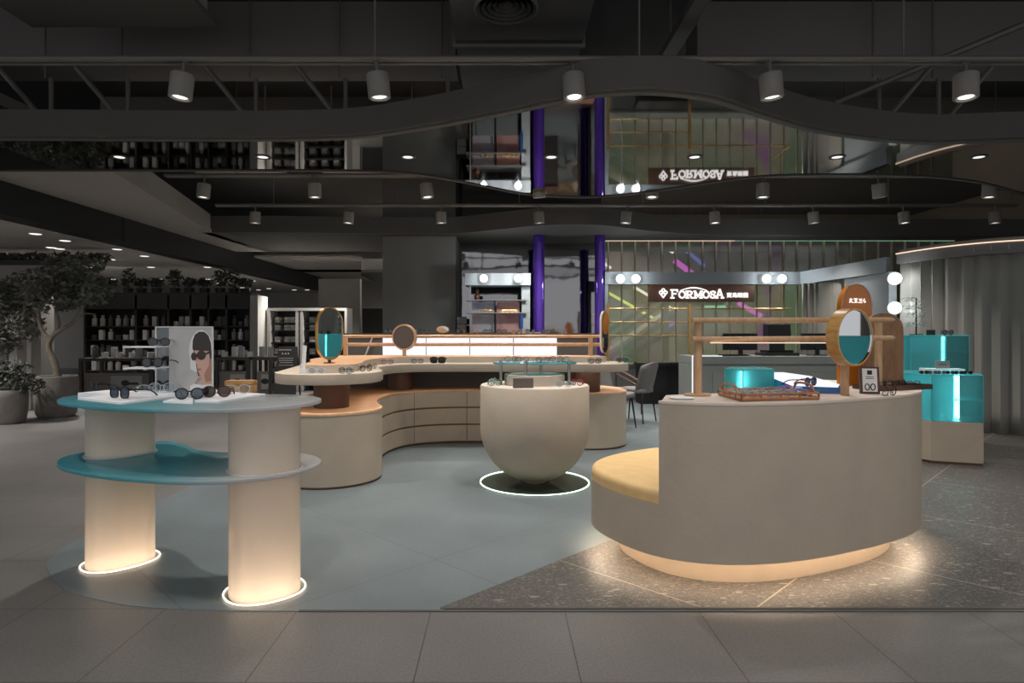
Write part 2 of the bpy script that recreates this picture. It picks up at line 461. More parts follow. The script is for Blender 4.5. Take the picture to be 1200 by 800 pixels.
class MB:
    def __init__(self):
        self.v = []; self.f = []; self.mi = []; self.x = Matrix.Identity(4)

    def add(self, vs, fs, mi=0):
        o = len(self.v)
        self.v += [self.x @ Vector(p) for p in vs]
        self.f += [tuple(i + o for i in f) for f in fs]
        self.mi += [mi] * len(fs)
        return self

    def box(self, lo, hi, mi=0, rz=0.0):
        x0, y0, z0 = lo; x1, y1, z1 = hi
        vs = [Vector(p) for p in ((x0, y0, z0), (x1, y0, z0), (x1, y1, z0), (x0, y1, z0), (x0, y0, z1), (x1, y0, z1), (x1, y1, z1), (x0, y1, z1))]
        if rz:
            c = Vector(((x0 + x1) / 2, (y0 + y1) / 2, 0)); m = Matrix.Rotation(rz, 3, 'Z')
            vs = [m @ (p - c) + c for p in vs]
        return self.add(vs, [(0, 3, 2, 1), (4, 5, 6, 7), (0, 1, 5, 4), (1, 2, 6, 5), (2, 3, 7, 6), (3, 0, 4, 7)], mi)

    def prism(self, poly, z0, z1, mi=0, r=0.0, rb=0.0, caps=(1, 1)):
        poly = ccw([tuple(p[:2]) for p in poly])
        rings = []
        if rb:
            for k in (0, 1, 2):
                a = k / 3 * PI / 2
                rings.append((offset(poly, -rb * (1 - math.sin(a))), z0 + rb * (1 - math.cos(a))))
        rings.append((poly, z0 + rb)); rings.append((poly, z1 - r))
        if r:
            for k in (1, 2, 3):
                a = k / 3 * PI / 2
                rings.append((offset(poly, -r * (1 - math.cos(a))), z1 - r + r * math.sin(a)))
        n = len(poly)
        vs, fs = [], []
        for pl, z in rings:
            vs += [(p[0], p[1], z) for p in pl]
        for k in range(len(rings) - 1):
            for i in range(n):
                j = (i + 1) % n
                fs.append((k * n + i, k * n + j, (k + 1) * n + j, (k + 1) * n + i))
        if caps[0]: fs.append(tuple(reversed(range(n))))
        if caps[1]: fs.append(tuple((len(rings) - 1) * n + i for i in range(n)))
        return self.add(vs, fs, mi)

    def shell(self, poly, z0, z1, t, mi=0):
        """open tube with wall thickness"""
        poly = ccw([tuple(p[:2]) for p in poly]); inn = offset(poly, -t); n = len(poly)
        vs = [(p[0], p[1], z0) for p in poly] + [(p[0], p[1], z1) for p in poly] + [(p[0], p[1], z0) for p in inn] + [(p[0], p[1], z1) for p in inn]
        fs = []
        for i in range(n):
            j = (i + 1) % n
            fs += [(i, j, n + j, n + i), (2 * n + j, 2 * n + i, 3 * n + i, 3 * n + j), (n + i, n + j, 3 * n + j, 3 * n + i), (j, i, 2 * n + i, 2 * n + j)]
        return self.add(vs, fs, mi)

    def ribbon(self, path, z0, z1, t, mi=0):
        """strip standing on an open plan path, thickness t to the right-hand side"""
        P = [Vector(p[:2]) for p in path]; n = len(P); Q = []
        for i in range(n):
            d = P[min(i + 1, n - 1)] - P[max(i - 1, 0)]; d.normalize()
            Q.append(P[i] + Vector((d.y, -d.x)) * t)
        vs = [(p.x, p.y, z0) for p in P] + [(p.x, p.y, z1) for p in P] + [(p.x, p.y, z0) for p in Q] + [(p.x, p.y, z1) for p in Q]
        fs = []
        for i in range(n - 1):
            fs += [(i + 1, i, n + i, n + i + 1), (2 * n + i, 2 * n + i + 1, 3 * n + i + 1, 3 * n + i), (n + i, 3 * n + i, 3 * n + i + 1, n + i + 1), (i, i + 1, 2 * n + i + 1, 2 * n + i)]
        fs += [(0, 2 * n, 3 * n, n), (n - 1, 2 * n - 1, 4 * n - 1, 3 * n - 1)]
        return self.add(vs, fs, mi)

    def lathe(self, prof, c=(0, 0, 0), n=40, mi=0, sx=1.0, sy=1.0):
        vs, fs = [], []
        m = len(prof)
        for i in range(n):
            a = 2 * PI * i / n
            for r, z in prof:
                vs.append((c[0] + sx * r * math.cos(a), c[1] + sy * r * math.sin(a), c[2] + z))
        for i in range(n):
            j = (i + 1) % n
            for k in range(m - 1):
                if prof[k][0] < 1e-6 and prof[k + 1][0] < 1e-6: continue
                if prof[k][0] < 1e-6: fs.append((i * m + k, j * m + k + 1, i * m + k + 1))
                elif prof[k + 1][0] < 1e-6: fs.append((i * m + k, j * m + k, i * m + k + 1))
                else: fs.append((i * m + k, j * m + k, j * m + k + 1, i * m + k + 1))
        return self.add(vs, fs, mi)

    def tube(self, path, r, n=8, closed=False, mi=0, caps=True):
        P = [Vector(p) for p in path]; N = len(P)
        vs, fs = [], []
        up = None
        for i in range(N):
            a = P[(i - 1) % N] if (closed or i > 0) else P[i]
            b = P[(i + 1) % N] if (closed or i < N - 1) else P[i]
            d = (b - a)
            if d.length < 1e-9: d = Vector((0, 0, 1))
            d.normalize()
            if up is None:
                up = Vector((0, 0, 1)) if abs(d.z) < 0.9 else Vector((1, 0, 0))
            s = d.cross(up)
            if s.length < 1e-6: s = d.orthogonal()
            s.normalize(); up = s.cross(d).normalized()
            rr = r[i] if isinstance(r, (list, tuple)) else r
            for k in range(n):
                t = 2 * PI * k / n
                vs.append(P[i] + s * (rr * math.cos(t)) + up * (rr * math.sin(t)))
        for i in range(N if closed else N - 1):
            j = (i + 1) % N
            for k in range(n):
                l = (k + 1) % n
                fs.append((i * n + k, i * n + l, j * n + l, j * n + k))
        if caps and not closed:
            fs.append(tuple(reversed(range(n)))); fs.append(tuple((N - 1) * n + k for k in range(n)))
        return self.add(vs, fs, mi)

    def rod(self, a, b, r, n=10, mi=0):
        return self.tube([a, b], r, n, False, mi)

    def ball(self, c, r, n=16, m=10, mi=0):
        if not isinstance(r, (tuple, list)): r = (r, r, r)
        prof = [(math.sin(PI * k / m), -math.cos(PI * k / m)) for k in range(m + 1)]
        vs, fs = [], []
        o = MB(); o.lathe(prof, (0, 0, 0), n)
        return self.add([(c[0] + p.x * r[0], c[1] + p.y * r[1], c[2] + p.z * r[2]) for p in o.v], o.f, mi)

    def poly(self, pts, mi=0):
        return self.add(pts, [tuple(range(len(pts)))], mi)

    def slab(self, pts, depth, mi=0):
        """outline in the x-z plane, extruded along +y"""
        n = len(pts)
        vs = [(p[0], 0 if len(p) < 3 else p[2], p[1]) for p in pts]
        vs += [(v[0], v[1] + depth, v[2]) for v in vs]
        fs = [tuple(range(n)), tuple(reversed(range(n, 2 * n)))]
        fs += [((i + 1) % n, i, n + i, n + (i + 1) % n) for i in range(n)]
        return self.add(vs, fs, mi)

    def build(self, name, mats, parent=None, smooth=38, origin=None):
        o = origin if origin is not None else (ORG.get(parent.name, Vector((0, 0, 0))) if parent else Vector((0, 0, 0)))
        o = Vector(o)
        me = bpy.data.meshes.new(name)
        me.from_pydata([p - o for p in self.v], [], self.f)
        if not isinstance(mats, (list, tuple)): mats = [mats]
        for m in mats: me.materials.append(m)
        bm = bmesh.new(); bm.from_mesh(me)
        for f, k in zip(bm.faces, self.mi): f.material_index = k
        bmesh.ops.recalc_face_normals(bm, faces=bm.faces)
        for f in bm.faces: f.smooth = bool(smooth)
        bm.to_mesh(me); bm.free()
        if smooth: me.set_sharp_from_angle(angle=R(smooth))
        ob = bpy.data.objects.new(name, me)
        C.objects.link(ob)
        if parent:
            ob.parent = parent
            ORG[ob.name] = o
        else:
            ob.location = o
            ORG[ob.name] = o
        return ob


def tag(o, label, cat, group=None, kind=None):
    o['label'] = label; o['category'] = cat
    if group: o['group'] = group
    if kind: o['kind'] = kind
    return o


def thing(name, label, cat, loc=(0, 0, 0), rot=(0, 0, 0), group=None, local=False):
    """local=False: the parts are given in world coordinates (rot must be 0)"""
    o = bpy.data.objects.new(name, None)
    C.objects.link(o)
    o.empty_display_size = 0.1
    o.location = loc; o.rotation_euler = rot
    ORG[o.name] = Vector((0, 0, 0)) if local else Vector(loc)
    return tag(o, label, cat, group)


def struct(o):
    o['kind'] = 'structure'
    return o


def copy_tree(o, parent=None):
    c = o.copy(); C.objects.link(c)
    if parent: c.parent = parent
    for ch in list(o.children): copy_tree(ch, c)
    return c


def dup(o, loc, rot, label, group=None):
    c = copy_tree(o)
    c.location = loc; c.rotation_euler = rot
    c['label'] = label
    if group: c['group'] = group
    return c


def spot(name, loc, watts, angle=100, blend=0.8, r=0.05, col=(1, 0.94, 0.87), parent=None, aim=None):
    l = bpy.data.lights.new(name, 'SPOT')
    l.energy = watts; l.spot_size = R(angle); l.spot_blend = blend; l.shadow_soft_size = r; l.color = col
    o = bpy.data.objects.new(name, l); C.objects.link(o)
    o.location = loc
    if aim:
        o.rotation_euler = (Vector(aim) - Vector(loc)).to_track_quat('-Z', 'Y').to_euler()
    if parent:
        o.parent = parent
        o.location = Vector(loc) - ORG[parent.name]
    return o


def text_mb(mb, string, size, origin, depth=0.01, mi=0, xs=1.0, bold=0.0, rot=None, align='CENTER'):
    cu = bpy.data.curves.new('t', 'FONT'); cu.body = string; cu.size = size; cu.extrude = depth / 2; cu.align_x = align
    cu.offset = bold; cu.resolution_u = 3
    ob = bpy.data.objects.new('t', cu); C.objects.link(ob)
    dg = bpy.context.evaluated_depsgraph_get()
    me = bpy.data.meshes.new_from_object(ob.evaluated_get(dg))
    m = Matrix.Translation(origin) @ (rot or Matrix.Identity(4)) @ Matrix.Rotation(PI / 2, 4, 'X') @ Matrix.Diagonal((xs, 1, 1, 1))
    mb.add([m @ v.co for v in me.vertices], [tuple(p.vertices) for p in me.polygons], mi)
    bpy.data.objects.remove(ob); bpy.data.curves.remove(cu); bpy.data.meshes.remove(me)
    return mb


# ================================================================== SETTING
ZC = 2.98          # mirror ceiling
ZT = 4.6           # slab above
mb = MB(); mb.poly([(-20, -4, 0), (12, -4, 0), (12, 26, 0), (-20, 26, 0)])
struct(mb.build('floor', M['floor_grey'], smooth=0))

# blue-grey floor field: rounded front-left corner, straight front, 45 degree edge against the terrazzo
corner = [(-2.52, 4.1), (-2.54, 3.75), (-2.48, 3.48), (-2.37, 3.31), (-2.12, 3.07), (-1.86, 2.94), (-1.605, 2.865), (-1.2, 2.83), (-0.9, 2.825)]
corner = catmull([Vector((a, b, 0)) for a, b in corner], False, 6)
blue = [(p.x, p.y) for p in corner] + [(-0.27, 2.825), (4.6, 7.72), (4.6, 11.0), (-2.5, 11.0)]
mb = MB(); mb.prism(blue, -0.02, 0.003)
struct(mb.build('floor_inlay', M['floor_blue'], smooth=0))
mb = MB(); mb.prism([(-0.27, 2.86), (12, 2.86), (12, 12), (8.9, 12)], -0.02, 0.004)
struct(mb.build('floor_terrazzo', M['floor_terrazzo'], smooth=0))
mb = MB(); mb.box((-0.9, 2.82, 0), (12, 2.835, 0.005)); mb.box((-0.27, 2.845, 0), (12, 2.86, 0.006))
struct(mb.build('trim_1', M['fascia'], smooth=0))

# slab, its beams and the black bulkhead
mb = MB(); mb.box((-16, 0.5, ZT), (12, 26, ZT + 0.1))
struct(mb.build('ceiling', M['ceil_dark'], smooth=0))
for k, (y0, y1, z0, x0, x1) in enumerate(((6.4, 6.8, 3.95, -5.7, -0.45), (6.4, 6.8, 3.95, 2.0, 9), (9.0, 9.4, 3.8, -5.7, 9), (3.4, 3.8, 4.25, -2.4, 9))):
    mb = MB(); mb.box((x0, y0, z0), (x1, y1, ZT))
    struct(mb.build('ceiling_beam', M['ceil_part'], smooth=0))
mb = MB(); mb.box((-6.0, 1.0, 2.6), (-5.7, 28, 3.13))
mb.box((-5.7, 9.55, 2.6), (-5.692, 9.565, 3.13))
struct(mb.build('beam_black', M['beam'], smooth=0))
mb = MB(); mb.box((-16, 3, 2.62), (-6.0, 26, 2.72))
struct(mb.build('ceiling_side', M['white_ceiling'], smooth=0))

# wavy mirror ceiling with its front fascia
front = [(-400, 159), (-200, 160), (0, 159), (200, 160), (330, 160), (420, 157), (500, 146), (600, 127), (680, 110), (720, 105.5), (760, 104), (800, 107), (840, 114), (900, 134), (960, 150), (1040, 161), (1100, 164), (1200, 161), (1400, 159), (1600, 159)]
back = [(-700, 200), (100, 200), (300, 200), (440, 201), (500, 206), (560, 217), (620, 228), (690, 231), (760, 225), (820, 216), (880, 208), (950, 205), (1060, 206), (1140, 213), (1200, 228), (1290, 250)]
fr = [Vector((*on2, 0)) for on2 in [((px - CX) * (FPX * (ZC - H) / (CY - py)) / FPX, FPX * (ZC - H) / (CY - py)) for px, py in front]]
bk = [Vector((*on2, 0)) for on2 in [((px - CX) * (FPX * (ZC - H) / (CY - py)) / FPX, FPX * (ZC - H) / (CY - py)) for px, py in back]]
frp = [p for p in catmull(fr, False, 6) if p.x > -5.69]
frp = [Vector((-5.69, frp[0].y, 0))] + frp
bkp = [p for p in catmull(bk, False, 6) if p.x > -5.69]
bkp = [Vector((-5.69, bkp[0].y, 0))] + bkp
mb = MB(); mb.prism([(p.x, p.y) for p in frp] + [(p.x, p.y) for p in reversed(bkp)], ZC, ZC + 0.03)
struct(mb.build('ceiling_mirror', M['mirror_ceiling'], smooth=0))
mb = MB(); mb.ribbon(frp, ZC - 0.012, ZC + 0.215, 0.05)
mb.ribbon([Vector((p.x, p.y + 0.05, 0)) for p in frp], ZC - 0.03, ZC - 0.004, 0.06)
struct(mb.build('trim_2', M['fascia'], smooth=30))
mb = MB(); mb.ribbon(bkp, ZC - 0.012, ZC + 0.05, 0.03)
struct(mb.build('trim_3', M['fascia'], smooth=30))

# second wavy fascia and the flat ceiling behind it
f2 = [(237, 273), (330, 273), (450, 274), (530, 274), (580, 270), (630, 265), (670, 263.5), (710, 265), (760, 271), (820, 275), (900, 276), (1050, 276), (1300, 276)]
f2p = catmull([Vector(((px - CX) * (FPX * (ZC - H) / (CY - py)) / FPX, FPX * (ZC - H) / (CY - py), 0)) for px, py in f2], False, 6)
mb = MB(); mb.ribbon(f2p, ZC, ZC + 0.29, 0.05)
struct(mb.build('trim_4', M['fascia'], smooth=30))
mb = MB(); mb.prism([(p.x, p.y) for p in f2p] + [(12, f2p[-1].y), (12, 13.6), (-5.05, 13.6)], ZC, ZC + 0.05)
struct(mb.build('ceiling_rear', M['ceil_dark'], smooth=0))
mb = MB(); mb.prism([(-5.69, 6.77), (-4.17, 6.77), (-5.02, 11.0), (-5.05, 13.6), (-5.69, 13.6)], ZC, ZC + 0.06)
mb.ribbon([Vector((-4.17, 6.77, 0)), Vector((-5.0, 10.9, 0))], ZC + 0.06, ZC + 0.3, -0.05)
struct(mb.build('ceiling_soffit', M['soffit'], smooth=0))
mb = MB(); mb.prism([(-5.69, 14.6), (-3.2, 14.6), (-4.4, 20), (-4.4, 25), (-5.69, 25)], ZC, ZC + 0.05)
mb.box((-5.69, 17.5, ZC), (3, 18.2, ZC + 0.3))
struct(mb.build('ceiling_far', M['soffit'], smooth=0))

# far walls
mb = MB(); mb.box((11.8, 2.5, 0), (12, 18, ZT)); struct(mb.build('wall_right', M['far_wall'], smooth=0))
mb = MB(); mb.box((-19, 22, 0), (-0.8, 22.2, ZT)); struct(mb.build('wall_back', M['wallgrey'], smooth=0))
mb = MB(); mb.box((-0.86, 12.35, 0), (1.98, 12.5, ZT)); struct(mb.build('wall_mirror', M['mirror_wall'], smooth=0))
mb = MB(); mb.box((1.7, 18, 0), (12, 18.2, ZT)); struct(mb.build('wall_far', M['far_wall'], smooth=0))
mb = MB(); mb.box((-2.12, 11.4, 0), (-0.80, 12.7, ZT)); mb.box((-2.125, 11.395, 2.94), (-0.795, 11.4, 2.96))
struct(mb.build('column_grey', M['column'], smooth=0))
mb = MB(); mb.box((-4.6, 16.0, 0), (-3.55, 16.2, 2.6)); struct(mb.build('wall_panel', M['soffit'], smooth=0))
mb = MB(); mb.box((-3.50, 16.05, 0), (-2.6, 16.2, 1.85)); mb.box((-2.55, 16.0, 0.85), (-2.5, 16.06, 1.35))
struct(mb.build('door_1', M['esc_dark'], smooth=0))
mb = MB(); mb.box((-2.6, 16.0, 0), (-1.0, 16.2, 2.6)); struct(mb.build('wall_grey', M['soffit'], smooth=0))


# ================================================================== CEILING FITTINGS
def ordinal(k):
    return ['first', 'second', 'third', 'fourth', 'fifth', 'sixth', 'seventh', 'eighth', 'ninth', 'tenth', 'eleventh', 'twelfth', 'thirteenth',
            'fourteenth', 'fifteenth', 'sixteenth', 'seventeenth', 'eighteenth', 'nineteenth', 'twentieth'][k]


def make_spotlight(label, group):
    t = thing('ceiling_spotlight', label, 'spotlight', (0, 0, 0), (0, 0, 0), group, local=True)
    MB().lathe([(0.0, 0.175), (0.074, 0.175), (0.08, 0.168), (0.08, 0.004), (0.077, 0), (0.062, 0), (0.058, 0.03), (0.0, 0.03)], n=28).build('housing', M['spot'], t)
    MB().lathe([(0.0, 0.012), (0.05, 0.012), (0.05, 0.022), (0, 0.022)], n=20).build('lamp', M['spot_glow'], t)
    MB().rod((0, 0, 0.175), (0, 0, 0.29), 0.012).lathe([(0, 0.26), (0.03, 0.26), (0.03, 0.275), (0, 0.275)], n=12).build('stem', M['pipe'], t)
    return t


spot0 = make_spotlight('x', 'spotlights')
ZS = 2.93
rows = [('on the track in front of the wavy fascia', 4.54, [211, 445, 673, 905, 1132], 'spotlights in front of the wavy fascia'),
        ('on the track behind the mirror ceiling', 7.9, [238, 369, 501, 632, 764, 894, 1031, 1159], 'spotlights behind the mirror ceiling'),
        ('on the rearmost ceiling track', 9.76, [299, 408, 517, 632, 733, 838, 954, 1060, 1166], 'spotlights on the rear track')]
first = True
for where, Y, xs, grp in rows:
    for k, px in enumerate(xs):
        X = (px - CX) * Y / FPX
        lab = 'grey cylinder spotlight %s, %s from the left' % (where, ordinal(k))
        if first:
            o = spot0; o['label'] = lab; o['group'] = grp; o.location = (X, Y, ZS); first = False
        else:
            o = dup(spot0, (X, Y, ZS), (0, 0, 0), lab, grp)
        o.rotation_euler = (R(random.uniform(-7, 7)), R(random.uniform(-7, 7)), random.uniform(0, 6))
        if not (px > 1150 and Y > 7): spot('spot_beam', (X, Y, ZS - 0.02), SPOT_W, 95, 0.9, 0.045)
for Y in (2.3, 0.2):                                   # unseen lamps added over and behind the camera to light the front
    for X in (-2.4, -0.9, 0.55, 2.0, 3.4):
        spot('spot_beam', (X, Y, ZS + 0.1), SPOT_W * 0.45, 95, 0.9, 0.05)

# recessed downlights in the mirror ceiling
dl = [140, 308, 478, 646, 814, 981, 1147]
d0 = None
for k, px in enumerate(dl):
    Y = 6.24; X = (px - CX) * Y / FPX
    lab = 'small round downlight recessed in the mirror ceiling, %s from the left' % ordinal(k)
    if d0 is None:
        d0 = thing('downlight', lab, 'downlight', (X, Y, ZC), (0, 0, 0), 'downlights in the mirror ceiling', local=True)
        MB().lathe([(0.05, -0.004), (0.075, -0.008), (0.08, -0.001), (0.05, -0.001)], n=24).build('ring', M['down_ring'], d0)
        MB().lathe([(0, -0.003), (0.05, -0.003), (0.05, -0.001), (0, -0.001)], n=20).build('lamp', M['down_glow'], d0)
    else:
        dup(d0, (X, Y, ZC), (0, 0, 0), lab)
    spot('downlight_beam', (X, Y, ZC - 0.03), SPOT_W * 0.7, 100, 0.9, 0.05)

# recessed lamps over the neighbouring shop
side = [(60, 290), (70, 291.5), (79, 274), (112, 282), (82, 301), (110, 304), (130, 304), (163, 292), (188, 300), (110, 313), (177, 313), (243, 313),
        (132, 327), (188, 327), (244, 327), (257, 332), (296, 329), (284, 337), (315, 338), (303, 345), (345, 347), (360, 353)]
e0 = None
for k, (px, py) in enumerate(side):
    Y = FPX * (2.62 - H) / (CY - py); X = (px - CX) * Y / FPX
    if Y > 21: Y = 20.5; X = (px - CX) * Y / FPX
    if X > -6.15: X = -6.15 - random.random() * 0.4
    lab = 'tiny round downlight in the flat ceiling of the neighbouring shop'
    if e0 is None:
        e0 = tag(MB().lathe([(0, -0.006), (0.06, -0.006), (0.075, -0.002), (0.075, 0)], n=16).build('shop_downlight', M['down_glow']), lab, 'downlight', 'downlights over the neighbouring shop')
        e0.location = (X, Y, 2.619)
    else:
        c = e0.copy(); C.objects.link(c); c.location = (X, Y, 2.619)
for X, Y in ((-6.6, 4.6), (-6.6, 6.6), (-7.5, 8), (-9.5, 10.5), (-7.3, 11), (-8.3, 13.5), (-6.8, 15), (-5.2, 15), (-4.4, 13.5)):  # nearest two are unseen lamps added to brighten the left floor
    spot('shop_beam', (X, Y, 2.55), SIDE_W * (0.45 if Y < 7 else 1), 120, 0.9, 0.08, (1, 0.95, 0.9))

for X, Y in ((-3.2, 13.0), (-3.0, 17.5), (-1.5, 19.5), (2.6, 14.2), (4.2, 14.6), (6.2, 14.2), (3.4, 16.8), (7.8, 14.8), (3.0, 13.0), (5.2, 13.0), (0.6, 10.3)):  # extra lamps, none visible, put in to lift the dark background
    spot('fill_beam', (X, Y, 2.95 if Y < 13.7 else 4.2), FAR_W, 140, 0.9, 0.1, (1, 0.95, 0.88))

# tracks, pipes, hangers, ducts
for nm, lab, y, z, r, x0, x1 in (('lighting_track', 'long grey track carrying the five front spotlights', 4.54, 3.215, 0.022, -5.6, 6),
                                 ('lighting_track', 'grey track pipe just behind the mirror ceiling', 7.9, 3.215, 0.022, -4.2, 7),
                                 ('lighting_track', 'rear grey track pipe above the second wavy fascia', 9.76, 3.215, 0.022, -4.4, 8)):
    t = thing(nm, lab, 'track', (0, y, z), group='lighting tracks')
    MB().rod((x0, y, z), (x1, y, z), r).rod((x0, y + 0.05, z - 0.012), (x1, y + 0.05, z - 0.012), r * 0.6).build('rail', M['pipe'], t)
    x = x0 + 0.9
    while x < x1:
        if not (y < 5 and x < -2.4) and not (7 < y < 9 and -0.5 < x < 0.9): MB().rod((x, y, z), (x, y, ZT), 0.008, 6).build('hanger_rod', M['pipe'], t)
        x += 1.9
for k, (px, py, sgn) in enumerate(((150, 100, 1), (300, 100, 1), (405, 100, 1), (525, 105, 0), (1030, 95, -1), (1100, 95, -1), (60, 110, 1))):
    X, Y, Z = at(px, py, 6.3)
    mb = MB(); mb.rod((X, Y, ZC + 0.05), (X, Y, 3.78), 0.022, 8)
    if sgn: mb.rod((X, Y, ZC + 0.3), (X - sgn * 0.45, Y - 0.1, 3.85), 0.025, 8)
    mb.rod((X - 0.06, Y, 3.78), (X - 0.06, Y, ZT), 0.01, 6)
    tag(mb.build('ceiling_strut', M['pipe'], origin=(X, Y, ZC)), 'grey hanger strut above the mirror ceiling, %s of the row from the left' % ordinal([1, 2, 3, 4, 5, 6, 0][k]), 'strut', 'hanger struts')

t = thing('air_handler', 'big pale air conditioning box hung at the upper left', 'air conditioner', (-3.35, 4.6, 3.95))
MB().box((-4.1, 3.4, 4.0), (-2.55, 5.5, 4.45)).build('casing', M['soffit'], t)
MB().box((-4.15, 3.35, 3.95), (-2.5, 5.6, 4.0)).build('bottom_flange', M['fascia'], t)
MB().rod((-2.62, 5.4, 4.45), (-2.62, 5.4, ZT), 0.01).rod((-4.0, 5.4, 4.45), (-4.0, 5.4, ZT), 0.01).build('hanger_rod', M['pipe'], t)
t = thing('air_duct', 'wide dark duct running back behind the round diffuser', 'duct', (0.2, 6, 3.95))
MB().box((-0.42, 4.9, 3.99), (0.78, 8.5, 4.5)).build('duct_body', M['ceil_part'], t)
for y in (6.0, 7.2): MB().box((-0.45, y, 3.96), (0.81, y + 0.04, 4.52)).build('duct_flange', M['ceil_part'], t)
t = thing('air_diffuser', 'round ringed air diffuser under the dark duct', 'diffuser', (0.05, 5.2, 3.9))
for k in range(5):
    r = 0.25 - 0.047 * k
    MB().lathe([(r, 0.0 + 0.01 * k), (r - 0.012, 0.012 + 0.01 * k), (r - 0.036, 0.05 + 0.01 * k), (r - 0.040, 0.045 + 0.01 * k), (r, 0.0 + 0.01 * k)], (0.05, 5.2, 3.9), 36).build('ring', M['fascia'], t)
MB().lathe([(0.25, 0.0), (0.27, 0.01), (0.25, 0.09), (0, 0.09)], (0.05, 5.2, 3.9), 36).build('collar', M['ceil_part'], t)
tag(MB().box((1.60, 4.9, 3.98), (1.74, 6.38, 4.06)).rod((1.67, 5.2, 4.06), (1.67, 5.2, ZT), 0.012).rod((1.67, 6.2, 4.06), (1.67, 6.2, ZT), 0.012).build('cable_tray', M['pipe'], origin=(1.67, 5.6, 3.98)),
    'flat grey cable tray running back right of the diffuser', 'cable tray')
tag(MB().box((-5.2, 4.6, 3.5), (-4.95, 8.9, 3.62)).rod((-5.1, 5.2, 3.62), (-5.1, 5.2, ZT), 0.03).build('cable_tray', M['ceil_part'], origin=(-5.1, 6, 3.5)), 'dark cable tray at the far left of the open ceiling', 'cable tray')
tag(MB().rod((3.3, 6.2, 3.5), (5.6, 5.4, 4.35), 0.03).build('sprinkler_pipe', M['pipe'], origin=(3.3, 6.2, 3.5)), 'slanting thin pipe at the upper right of the open ceiling', 'pipe')
tag(MB().box((-2.5, 8.3, 3.5), (-1.0, 8.95, 3.75)).box((-4.2, 8.4, 3.45), (-3.0, 8.9, 3.7)).rod((-1.2, 8.6, 3.7), (-1.2, 8.6, ZT), .01).rod((-2.3, 8.6, 3.7), (-2.3, 8.6, ZT), .01).rod((-3.2, 8.6, 3.7), (-3.2, 8.6, ZT), .01).build('air_duct', M['soffit'], origin=(-2, 8.5, 3.5)), 'flat pale duct above the track behind the mirror ceiling', 'duct')


# ================================================================== EYEGLASSES
def rim_path(cx, rx, rz, cz, e, n):
    return [(cx + rx * math.copysign(abs(math.cos(t)) ** (2 / e), math.cos(t)), 0, cz + rz * math.copysign(abs(math.sin(t)) ** (2 / e), math.sin(t)))
            for t in [2 * PI * i / n for i in range(n)]]


PROTO = {}


def glasses(loc, rz, label, frame='black_gloss', lens='lens_clear', e=2.3, rr=0.0022, folded=False, group=None, scale=1.0, tilt=0.0, rim=0.024):
    key = (frame, lens, e, rr, folded, rim)
    rot = (tilt, 0, rz)
    if key in PROTO:
        o = dup(PROTO[key], loc, rot, label, group)
        if group is None and 'group' in o: del o['group']
        o.scale = (scale,) * 3
        return o
    t = thing('eyeglasses', label, 'eyeglasses', loc, rot, group, local=True)
    cz = rim + rr
    mb = MB()
    for s in (-1, 1):
        mb.tube(rim_path(s * 0.035, 0.0275, rim, cz, e, 22), rr, 6, True)
        mb.tube([(s * 0.062, 0, cz + 0.010), (s * 0.069, 0.002, cz + 0.012), (s * 0.0695, 0.01, cz + 0.012)], rr * 1.2, 6)
    mb.tube([(-0.010, 0, cz + 0.006), (-0.004, -0.002, cz + 0.011), (0.004, -0.002, cz + 0.011), (0.010, 0, cz + 0.006)], rr * 1.1, 6)
    mb.build('frame', M[frame], t)
    for s in (-1, 1):
        pts = rim_path(s * 0.035, 0.0268, rim * 0.98, cz, e, 20)
        MB().slab([(p[0], p[2]) for p in pts], 0.0012).build('lens', M[lens], t)
    for s in (-1, 1):
        if folded:
            y0 = 0.012 if s < 0 else 0.017
            p = [(s * 0.0695, y0, cz + 0.012), (s * 0.02, y0 + 0.004, cz + 0.010), (-s * 0.035, y0 + 0.006, cz + 0.006), (-s * 0.062, y0 + 0.008, cz - 0.016)]
        else:
            p = [(s * 0.0695, 0.01, cz + 0.012), (s * 0.0685, 0.06, cz + 0.010), (s * 0.067, 0.098, cz + 0.005), (s * 0.065, 0.125, cz - 0.008), (s * 0.064, 0.142, rr * 1.1)]
        MB().tube(catmull(p, False, 4), rr * 1.1, 6).build('temple', M[frame], t)
    t.scale = (scale,) * 3
    PROTO[key] = t
    return t


